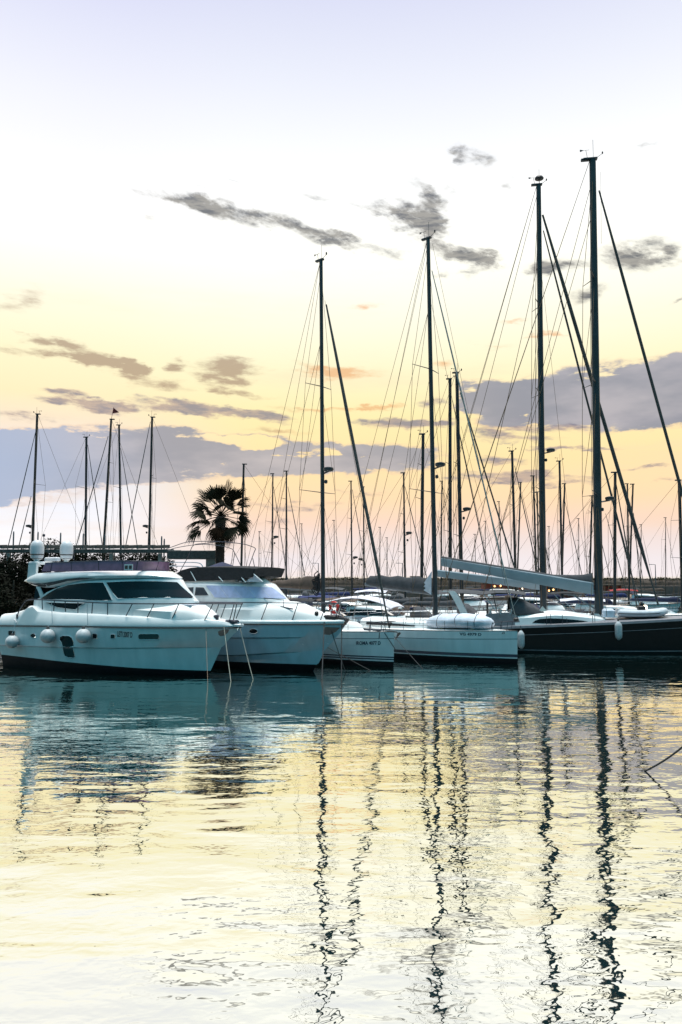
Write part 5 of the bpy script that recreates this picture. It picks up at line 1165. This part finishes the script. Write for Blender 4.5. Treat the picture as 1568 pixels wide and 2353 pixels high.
for i, (u, v, Y, psi) in enumerate(FAR):
    back_yacht(label='faint thin mast of a far sailing boat, low above the breakwater', top=(u, v), base=(u + (i % 3 - 1), 1322), Y=Y, psi=psi, r=(.058, .048), fore=[((u + 1, v + 12), (u + 24, 1322), .022)], spreads=[(v + 50, 1.3)], cover=(NAVY, GREYC, BROWNC, BLUEC)[i % 4], hood=(GREYC, NAVY, None)[i % 3], loa=9.5, beam=1.5, group='faint far masts above the breakwater', wr=.012)
# boats without a mast of their own in view: small craft on the nearer berths, filling the row behind the big yachts
def motor_boat(label, u, v, psi, L, beam, fb, canopy, hm=WHITE, fly=False, Y=None):
    o = onz(u, v) if Y is None else (pt(u, v, Y)[0], Y, 0); e = empty('motor_boat', o, R(psi)); tag(e, label, 'motor boat', 'small motor boats in the row behind')
    sh = bow(beam, .4, 2.2); zs = lambda x: fb + .25 * ((x + L) / L) ** 2
    rows = [(-L + .3, -.9, bow(beam * .7, .3, 1.7), -.3), (-L + .1, -.55, bow(beam * .85, .3, 1.9), .12), (-L + .05, -.4, bow(beam * .9, .32, 2.0), lambda x: zs(x) * .55), (-L, 0, sh, zs)]
    shell(rows, 30, True, .08, [1, 0, 0]).build('hull', [hm, BOOT], e, 30)
    q = MB()
    for s in (-1, 1): q.tube([(lerp(-L, 0, t), -s * (sh(t) + .01), zs(lerp(-L, 0, t))) for t in stations(24)], .04, 5)
    q.build('rub_rail', STRIPE, e)
    cr = [(-L * .72, -L * .16, ell(beam * .72, .35, 1, .6), fb), (-L * .70, -L * .20, ell(beam * .68, .35, 1, .6), fb + .55), (-L * .68, -L * .36, ell(beam * .58, .4, 1, .6), fb + 1.15), (-L * .66, -L * .42, ell(beam * .5, .4, 1, .6), fb + 1.22)]
    shell(cr, 26, True, .05).build('cabin', WHITE, e, 40)
    wn = [(-L * .66, -L * .215, ell(beam * .675, .35, 1, .6), fb + .62), (-L * .65, -L * .325, ell(beam * .61, .38, 1, .6), fb + 1.02)]
    shell([(a, b_ + .04, (lambda t, f=f: f(t) + .03), z) for (a, b_, f, z) in wn], 26, False).build('cabin_window', TINT, e, 60)
    if canopy: bimini(e, -L * .98, -L * .60, fb + 1.55, beam * .75, canopy, .15, True, fb + .1)
    q = MB(); P = catmull([(-L * .5, -beam * .9, fb + .2), (-L * .45, -beam * .88, fb + .75), (-L * .15, -beam * .42, fb + .9), (0.05, 0, fb + .95)], 4); q.tube(list(P) + [mir(p) for p in reversed(P[:-1])], .022, 5); q.build('guard_rail', STEEL, e)
    return e
motor_boat('small dark motor boat under the pale curved awning behind the IROMA yacht bow', 868, 1436, -24, 8.0, 1.35, 1.0, None, NAVYHULL, Y=50)
motor_boat('white motor boat with a blue canopy seen past the first furled headsail', 905, 1430, -20, 8.5, 1.4, 1.1, BLUEC, Y=66)
motor_boat('white motor boat with a grey canopy under the brown sail cover', 735, 1430, -20, 8.5, 1.4, 1.1, BLACKC, Y=62)
motor_boat('white motor boat with cream canopy lying beyond the inflatable dinghy', 1560, 1430, -14, 8.5, 1.4, 1.15, PALEC, Y=57)
motor_boat('white motor boat with a red canopy at the right edge, farthest row', 1568, 1430, -10, 8.0, 1.4, 1.3, mat('canvas_red', (.30, .03, .03), .9), Y=88)
motor_boat('white cabin boat seen under the raised booms, left of the lamps', 1160, 1430, -16, 9, 1.5, 1.7, None, Y=72)
motor_boat('white cabin boat seen under the raised booms, right of the lamps', 1260, 1430, -16, 9, 1.5, 1.9, None, Y=84)
motor_boat('dark blue motor boat with black canopy just right of the first tall mast', 862, 1430, -22, 7.5, 1.3, 1.15, BLACKC, NAVYHULL, Y=55)
motor_boat('dark hulled motor boat with brown canopy left of the second tall mast', 985, 1430, -22, 8.5, 1.4, 1.2, BROWNC, DARKHULL, Y=54.5)
motor_boat('dark blue motor boat under a navy canopy beyond the grey sprayhood', 1345, 1430, -16, 9, 1.5, 1.5, NAVY, NAVYHULL, Y=66)
motor_boat('dark hulled motor boat with black canopy between the dinghy and the pier lights', 1470, 1430, -16, 8, 1.4, 1.3, BLACKC, DARKHULL, Y=72)
# broad pale awning on hoops
def awning():
    c = pt(830, 1388, 49.0); e = empty('boat_awning', (c[0], 49.0, 0), R(-24)); tag(e, 'broad pale grey awning stretched on hoops above the boat behind the IROMA yacht', 'awning')
    z = c[2]; q = MB(); rings = []
    for i in range(13):
        t = -1 + i / 6; rings.append([(t * 2.45, y, z + .52 * (1 - t * t) - .12 * (y / 1.3) ** 2 - (.10 if abs(t) > .99 else 0)) for y in (-1.3, -.9, -.4, 0, .4, .9, 1.3)])
    q.loft(rings, False, False); q.loft([[(p[0], p[1], p[2] - .04) for p in r_] for r_ in rings], False, False); q.build('canopy', PALEC, e, 60, fixn=False)
    for (x, x2) in ((-2.4, -1.2), (-.8, -1.2), (2.4, 1.2), (.8, 1.2)):
        for y in (-1.28, 1.28):
            q = MB(); q.tube([(x2, y * .9, 1.0), (x, y, z + .5 * (1 - (x / 2.45) ** 2) - .16)], .022, 5); q.build('hoop_leg', STEEL, e)
    q = MB(); q.bbox((0, 0, 1.0), (5.2, 2.3, .12), .04); q.build('base_board', TEAK, e)
awning()
# ------------------------------------------------------------------ shore: quay, trees, palm, pergola, breakwater
def ground():
    q = MB(); q.bbox((-36, 64, .55), (50, 10, 1.7), .1); o = q.build('ground', CONC); tag(o, 'low concrete quay under the trees behind the motor yacht', 'ground', kind='structure')
ground()

def leafy(c, rx, ry, rz, n, size, seed, lobes=9):
    rnd = random.Random(seed); q = MB(); L = []
    for k in range(lobes):
        a = rnd.uniform(0, 6.283); e_ = rnd.uniform(-.7, 1.0)
        L.append((math.cos(a) * math.cos(e_) * .62, math.sin(a) * math.cos(e_) * .62, math.sin(e_) * .62, rnd.uniform(.30, .52)))
    L.append((0, 0, 0, .62))
    for i in range(n):
        lx, ly, lz, lr = rnd.choice(L)
        while True:
            d = Vector((rnd.gauss(0, 1), rnd.gauss(0, 1), rnd.gauss(0, 1)))
            if d.length > .1: break
        d.normalize(); rr = lr * rnd.uniform(.55, 1.08) ** .6
        p = Vector((c[0] + (lx + d.x * rr) * rx, c[1] + (ly + d.y * rr) * ry, c[2] + (lz + d.z * rr) * rz))
        s = size * rnd.uniform(.6, 1.4); a = Vector((rnd.gauss(0, 1), rnd.gauss(0, 1), rnd.gauss(0, .6))).normalized(); b = a.cross(d + Vector((0, 0, .3))).normalized()
        q.add([p - a * s, p + b * s * .42, p + a * s, p - b * s * .42], [(0, 1, 2, 3)])
    return q
def tree(u, v_top, Y, rx, h, label, seed, n=2600, drop=0.):
    c = pt(u, v_top, Y); e = empty('broadleaf_tree', (c[0], Y, 1.4)); tag(e, label, 'tree', 'dark trees on the quay')
    zt = c[2] - 1.4; zc = zt - h / 2
    q = MB(); q.tube([(0, 0, 0), (.08, 0, zc * .5), (.0, .05, zc), (.1, 0, zt - h * .15)], [.20, .16, .12, .04], 8)
    rnd = random.Random(seed)
    for k in range(6):
        a = k * 1.05 + seed; z0_ = max(.4, zc - h * .35 + .1 * k); q.tube([(0, 0, z0_), (math.cos(a) * rx * .35, math.sin(a) * rx * .35, z0_ + h * .15), (math.cos(a) * rx * .7, math.sin(a) * rx * .7, z0_ + h * .28)], [.09, .06, .02], 5)
    q.build('trunk', BARK, e)
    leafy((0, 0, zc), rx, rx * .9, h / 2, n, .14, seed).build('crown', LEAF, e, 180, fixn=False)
for i, (u, v, Y, rx, h, n, lab) in enumerate((
    (-18, 1262, 56, 2.8, 6.0, 6000, 'bushy dark tree at the left edge, leaves down to the water'),
    (58, 1246, 62.6, 2.6, 6.0, 4600, 'dark tree behind the left satellite dome of the flybridge yacht'),
    (116, 1228, 66, 2.7, 6.2, 4400, 'dark tree between the two satellite domes, poking above the pergola beam'),
    (190, 1240, 66.5, 2.9, 6.0, 4600, 'dark tree right of the right satellite dome, under the pergola'),
    (262, 1243, 67, 2.9, 6.0, 4600, 'dark tree behind the pale pergola post'),
    (338, 1247, 66.5, 2.7, 5.8, 4600, 'last dark tree under the pergola, before the open gap'),
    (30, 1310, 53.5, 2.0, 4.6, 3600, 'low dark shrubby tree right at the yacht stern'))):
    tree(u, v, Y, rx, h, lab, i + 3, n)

def pergola():
    Y = 61.0; a = pt(-40, 1259, Y); b = pt(400, 1272, Y); e = empty('pergola', (0, Y, 1.4)); tag(e, 'long weathered timber pergola with slanted rafters above the dark trees', 'pergola')
    za = pt(180, 1262, Y)[2] - 1.4; x0, x1 = a[0], b[0]
    q = MB(); q.bbox(((x0 + x1) / 2, 0, za - .12), (x1 - x0, .2, .24), .02); q.build('beam', WOODG, e)
    q = MB(); q.bbox(((x0 + x1) / 2, 2.8, za - .10), (x1 - x0, .2, .24), .02); q.build('beam', WOODG, e)
    us = [-20, 25, 53, 88, 130, 172, 208, 238, 268, 300, 332, 366]
    for u in us:
        p = pt(u, 1260, Y); q = MB(); q.loft([[(p[0] + dx + ox, y, z + dz) for (dx, dz) in ((-.06, -.13), (.06, -.13), (.06, .13), (-.06, .13))] for (y, z, ox) in ((-1.0, za + .13, -.3), (2.0, za + .30, .35))], True, True); q.build('rafter', WOODG, e, 20)
    for u in (20, 256, 368):
        p = pt(u, 1300, Y); q = MB(); q.bbox((p[0], 0, (za - .3) / 2), (.28, .28, za - .3), .03); q.build('post', CONC, e)
    # heavier concrete end bay beside the palm
    c0 = pt(385, 1270, Y)[0]; c1 = pt(497, 1270, Y)[0]; zt = pt(440, 1265, Y)[2] - 1.4; zl = pt(440, 1284, Y)[2] - 1.4
    q = MB(); q.bbox(((c0 + c1) / 2, 1.2, (zt + zl) / 2 ), (c1 - c0, 2.8, zt - zl), .04); q.build('end_slab', WOODG, e)
    q = MB(); q.loft([[(c1 - .78, -.1, 0), (c1 - .05, -.1, 0), (c1 + .1, 2.4, 0), (c1 - .6, 2.4, 0)], [(c1 - .78, -.1, zl - .005), (c1 - .05, -.1, zl - .005), (c1 + .1, 2.4, zl - .005), (c1 - .6, 2.4, zl - .005)]], True, True); q.build('end_pier', CONC, e, 20)
pergola()
# slim poles rising behind the pergola
for i, (u, v) in enumerate(((32, 1221), (88, 1222), (140, 1224), (192, 1226), (242, 1228), (372, 1232), (378, 1238))):
    p = pt(u, v, 71); q = MB(); q.lathe([(.07, -1.0), (.07, p[2] - .2), (.05, p[2])], (0, 0, 0), 8); o = q.build('mooring_pole', MASTG); o.location = (p[0], 71, 0)
    tag(o, ('slim grey pole rising left of the first leaning mast', 'slim grey pole above the left satellite dome', 'slim grey pole just left of the right satellite dome', 'slim grey pole near the foot of the shortest mast', 'slim grey pole right of the pennant mast foot', 'taller of two slim grey poles right of the radar mast', 'shorter of two slim grey poles right of the radar mast')[i], 'pole', 'slim poles behind the pergola')

def palm():
    Y = 58.0; top = pt(507, 1196, Y); base = pt(507, 1300, Y); e = empty('palm_tree', (top[0], Y, 1.4)); tag(e, 'fan palm with a shaggy crown standing at the end of the pergola', 'palm tree')
    zt = top[2] - 1.4; rnd = random.Random(11)
    q = MB(); q.lathe([(.42, 0), (.36, .6), (.33, zt * .5), (.34, zt * .8), (.40, zt - .1), (.30, zt + .3)], (0, 0, 0), 14)
    for k in range(150):
        z = rnd.uniform(1.0, zt); a = rnd.uniform(0, 6.283); r_ = .33; d = Vector((math.cos(a), math.sin(a), 0)); t = Vector((-d.y, d.x, 0))
        p = d * (r_ - .03) + Vector((0, 0, z)); q.add([p - t * .09, p + t * .09, p + d * .13 + t * .04 + Vector((0, 0, .14)), p + d * .13 - t * .04 + Vector((0, 0, .14))], [(0, 1, 2, 3)])
    q.build('trunk', TRUNK, e, 30, fixn=False)
    q = MB(); c = Vector((0, 0, zt + .25))
    for k in range(3): q.tube([(.36 * math.cos(2 * math.pi * j / 16), .36 * math.sin(2 * math.pi * j / 16), zt - 1.45 - .22 * k + .07 * math.cos(2 * math.pi * j / 16 + 1)) for j in range(16)], .018, 5, closed=True)
    q.build('rope_lashing', ROPE, e)
    def fan(q, root, d, plen, flen, droop, spread, nb, width):
        d = d.normalized(); side = d.cross(Vector((0, 0, 1)));
        if side.length < .05: side = Vector((1, 0, 0))
        side.normalize(); upv = side.cross(d); rl = rnd.uniform(-1.1, 1.1); side, upv = side * math.cos(rl) + upv * math.sin(rl), upv * math.cos(rl) - side * math.sin(rl)
        hub = root + d * plen * rnd.uniform(.85, 1.05) - Vector((0, 0, droop * plen * .25)); q.tube([root, root.lerp(hub, .5) + Vector((0, 0, .05)), hub], [.035, .028, .02], 4)
        for b in range(nb):
            s = -1 + 2 * b / (nb - 1); an = s * spread; dd = d * math.cos(an) + side * math.sin(an)
            L = flen * (1 - .22 * s * s) * rnd.uniform(.85, 1.08); w = width * rnd.uniform(.8, 1.1); wn = dd.cross(upv).normalized()
            p0 = hub; p1 = hub + dd * L * .52 - Vector((0, 0, droop * L * .10)); p2 = hub + dd * L * .82 - Vector((0, 0, droop * L * .34)); p3 = hub + dd * L * .98 - Vector((0, 0, droop * L * .72))
            tw = upv * (.03 * math.sin(b * 2.4))
            q.add([p0, p1 - wn * w + tw, p1 + wn * w + tw, p2 - wn * w * .55, p2 + wn * w * .55, p3], [(0, 1, 2), (1, 3, 4, 2), (3, 5, 4)])
    q = MB()
    for k in range(34):
        a = k * 2.39996 + rnd.uniform(-.2, .2); el = math.asin(lerp(.97, -.42, k / 33)); d = Vector((math.cos(a) * math.cos(el), math.sin(a) * math.cos(el), math.sin(el)))
        fan(q, c + Vector((0, 0, .15 * (1 - k / 33))), d, rnd.uniform(1.2, 1.5) if el > .7 else rnd.uniform(1.35, 1.75), (rnd.uniform(1.35, 1.65) if el > .6 else rnd.uniform(1.1, 1.4)), .16 if el > .7 else (.40 if el > .1 else .7), R(rnd.uniform(46, 66)), 18, .075)
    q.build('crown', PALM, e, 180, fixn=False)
    q = MB()
    for k in range(9):
        a = k * 2.39996; el = rnd.uniform(-1.1, -.7); d = Vector((math.cos(a) * math.cos(el), math.sin(a) * math.cos(el), math.sin(el)))
        fan(q, c - Vector((0, 0, .1)), d, rnd.uniform(.5, .8), rnd.uniform(.8, 1.05), 1.2, R(50), 14, .04)
    q.build('dry_skirt', PALMDRY, e, 180, fixn=False)
palm()

def breakwater():
    Y = 140.0; xa, xb = -70, 190; q = MB(); N = 90; rings = []
    for i in range(N + 1):
        x = lerp(xa, xb, i / N); w = .08 * mnoise.noise(Vector((x * .3, 0, 0)))
        rings.append([(x, 0 + w, -1.5), (x, .35 + w, 2.75 + .05 * mnoise.noise(Vector((x * .2, 4, 0)))), (x, 1.6, 2.8), (x, 2.0, -1.5)])
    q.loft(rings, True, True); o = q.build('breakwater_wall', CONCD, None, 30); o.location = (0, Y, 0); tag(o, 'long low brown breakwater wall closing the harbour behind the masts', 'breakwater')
    q = MB(); rings = []
    for i in range(400):
        x = lerp(xa, xb, i / 399); ring = []
        for k in range(9):
            s = k / 8; y = 1.0 + 5 * s; hz = 2.75 + 1.30 * math.sin(math.pi * min(1, s * 1.6 + .10) * .52) + .26 * mnoise.noise(Vector((x * .8, y, 3))) + .16 * mnoise.noise(Vector((x * 2.7, y * 2, 7)))
            ring.append((x, y, hz if 0 < k < 8 else 2.2))
        rings.append(ring)
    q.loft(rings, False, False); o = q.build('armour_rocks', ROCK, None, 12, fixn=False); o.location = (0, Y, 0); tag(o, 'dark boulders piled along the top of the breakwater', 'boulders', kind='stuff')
    rnd = random.Random(5); q = MB()
    for i in range(5200):
        x = rnd.uniform(-32, 100); g_ = mnoise.noise(Vector((x * .35, 1, 0)))
        if g_ < -.15 and rnd.random() < .75: continue
        p = Vector((x, rnd.uniform(1.2, 3.5), 4.0 + rnd.uniform(-.25, .22) + .20 * g_)); s = rnd.uniform(.10, .24); a = Vector((rnd.gauss(0, 1), rnd.gauss(0, 1), rnd.gauss(0, 1))).normalized(); b = a.cross(Vector((rnd.gauss(0, 1), 1, rnd.gauss(0, 1)))).normalized()
        q.add([p - a * s, p + b * s * .5, p + a * s, p - b * s * .5], [(0, 1, 2, 3)])
    o = q.build('undergrowth', LEAF2, None, 180, fixn=False); o.location = (0, Y, 0); tag(o, 'scrubby green growth along the breakwater crest', 'undergrowth', kind='stuff')
    for i, (u, v, lab) in enumerate(((732, 1294, 'slim street lamp on the breakwater just left of the first tall mast'), (925, 1294, 'slim street lamp on the breakwater left of the second tall mast'), (1506, 1297, 'slim street lamp on the breakwater at the right, past the furled headsails'))):
        p = pt(u, v, Y + .8); e = empty('street_lamp', (p[0], Y + .8, 2.7)); tag(e, lab, 'street lamp', 'street lamps on the breakwater'); h = p[2] - 2.7
        q = MB(); q.tube([(0, 0, 0), (0, 0, h * .6), (0, 0, h)], [.10, .08, .06], 8); q.build('pole', MASTG, e)
        q = MB(); q.tube([(0, 0, h - .04), (-.75, 0, h + .02)], .045, 6); q.bbox((-.85, 0, h), (.6, .22, .10), .02); q.build('lamp_head', MASTG, e)
    p = pt(955, 1330, Y); e = empty('hut', (p[0], Y + 1.2, 2.7)); tag(e, 'small square brown hut on the breakwater left of the second tall mast', 'hut')
    q = MB(); q.bbox((0, 0, .85), (1.5, 1.5, 1.7), .02); q.build('wall', BRICK, e); q = MB(); q.bbox((0, 0, 1.78), (1.7, 1.7, .14), .03); q.build('roof', ROCK, e); q = MB(); q.bbox((-.2, -.76, .7), (.6, .05, 1.3), .01); q.build('door', BLACK, e)
breakwater()

def kiosk(u0, u1, v0, Y, label, lamps):
    a = pt(u0, v0, Y); b = pt(u1, v0, Y); w = b[0] - a[0]; h = a[2] - 1.2; e = empty('harbour_shed', ((a[0] + b[0]) / 2, Y, 1.2)); tag(e, label, 'shed', 'low brick sheds with lamps')
    q = MB(); q.bbox((0, 0, h / 2), (w, 3, h), .03); q.build('wall', BRICK, e)
    q = MB(); q.bbox((0, -.2, h + .1), (w + .6, 3.6, .2), .04); q.build('roof', ROCK, e)
    n = max(2, int(w / 2.4))
    for k in range(n):
        x = -w / 2 + w * (k + .5) / n; f = MB(); f.bbox((x, -1.52, h * .5), (1.3, .08, h * .55), .01); f = f.build('window', MASTG, e); g_ = MB(); g_.bbox((x, -1.57, h * .5), (1.1, .03, h * .46), .01); g_.build('pane', TINT, f)
    for (u, v, m) in lamps:
        p = pt(u, v, Y - 1.9); q = MB(); q.lathe([(.01, -.13), (.10, -.09), (.13, 0), (.10, .09), (.01, .13)], (p[0] - (a[0] + b[0]) / 2, -1.9, p[2] - 1.2), 10); lo = q.build('lamp', m, e)
        q = MB(); q.tube([(p[0] - (a[0] + b[0]) / 2, -1.5, p[2] - 1.0), (p[0] - (a[0] + b[0]) / 2, -1.9, p[2] - 1.0)], .03, 5); q.build('lamp_bracket', BLACK, lo)
def pier():
    q = MB(); q.bbox((0, 0, .75), (62, 3.0, .9), .06); o = q.build('pier_deck', CONC); o.location = pt(1110, 1400, 112); o.location.z = 0
    tag(o, 'low grey concrete pier far behind the moored yachts', 'pier')
pier()
kiosk(1110, 1330, 1341, 113, 'long low red brick shed with warm lamps under the raised booms', ((1137, 1347, LAMP), (1151, 1346, LAMP), (1200, 1353, LAMPW), (1262, 1357, LAMP), (1272, 1355, LAMP)))
kiosk(1300, 1420, 1346, 118, 'dark brick shed with white lamps behind the tallest mast', ((1325, 1349, LAMPW), (1319, 1350, LAMP), (1340, 1352, LAMP)))
def lamp_post(u, v, Y, m, label):
    p = pt(u, v, Y); e = empty('bollard_light', (p[0], Y, 1.2)); tag(e, label, 'pier light', 'lit pier lights'); h = p[2] - 1.2
    q = MB(); q.lathe([(.09, 0), (.08, h - .25), (.14, h - .2)], (0, 0, 0), 8); q.build('post', MASTG, e)
    q = MB(); q.lathe([(.10, -.17), (.17, -.05), (.17, .10), (.08, .18)], (0, 0, h), 10); q.build('lantern', m, e)
lamp_post(1483, 1396, 60, LAMPW, 'glowing white pier light near the right edge above the dinghy')
lamp_post(1484, 1404, 59.4, LAMPW, 'lower of two glowing pier lights near the right edge')
lamp_post(1419, 1397, 64, LAMP, 'glowing reddish pier light just right of the tallest mast')
# nearer finger pier with bollards, water posts and fenders: the dark band between the hulls
def finger():
    a = onz(700, 1468); e = empty('finger_pier', (pt(960, 1460, 60)[0], 59.5, 0)); tag(e, 'dark timber finger pier behind the white sailing yachts', 'pier')
    q = MB(); q.bbox((0, 0, .95), (34, 1.6, .22), .03); q.build('deck', TEAK, e)
    for k in range(12):
        q = MB(); q.lathe([(.16, -1), (.16, 1.6), (.12, 1.75), (.01, 1.8)], (-16 + k * 2.9, -.95, 0), 10); q.build('pile', TRUNK, e)
finger()
for k in range(9):
    u = 790 + k * 26; p = pt(u, 1400, 59.3 + .2 * (k % 3)); e = empty('water_post', (p[0], p[1], 1.06)); q = MB(); q.bbox((0, 0, .5), (.26, .22, 1.0), .03); q.build('column', (DKGREY, WHITE, BRICK)[k % 3], e)
    q = MB(); q.lathe([(.02, .98), (.17, 1.0), (.15, 1.12), (.01, 1.16)], (0, 0, 0), 10); q.build('cap', (NAVY, BLACK, WHITE)[k % 3], e)
    tag(e, ('dark service post on the finger pier', 'white service post on the finger pier', 'brick red service post on the finger pier')[k % 3] + (', first', ', left of its kind', ', third', ', middle')[0] * 0 + [' nearest the first furled headsail', ' beside the first headsail foot', ' below the blue canopy', ' left of centre', ' in the middle of the row', ' right of centre', ' left of the second tall mast', ' beside the second tall mast', ' behind the covered tender'][k], 'service post', 'service posts on the finger pier')
# rope dipping into the water at lower right
w = onz(1482, 1772); ropeline(w, pt(1640, 1648, 17.0), .12, .022, 'mooring_rope', 'single dark rope rising out of the near water at the right edge', ROPED, 16, None, 'rope')
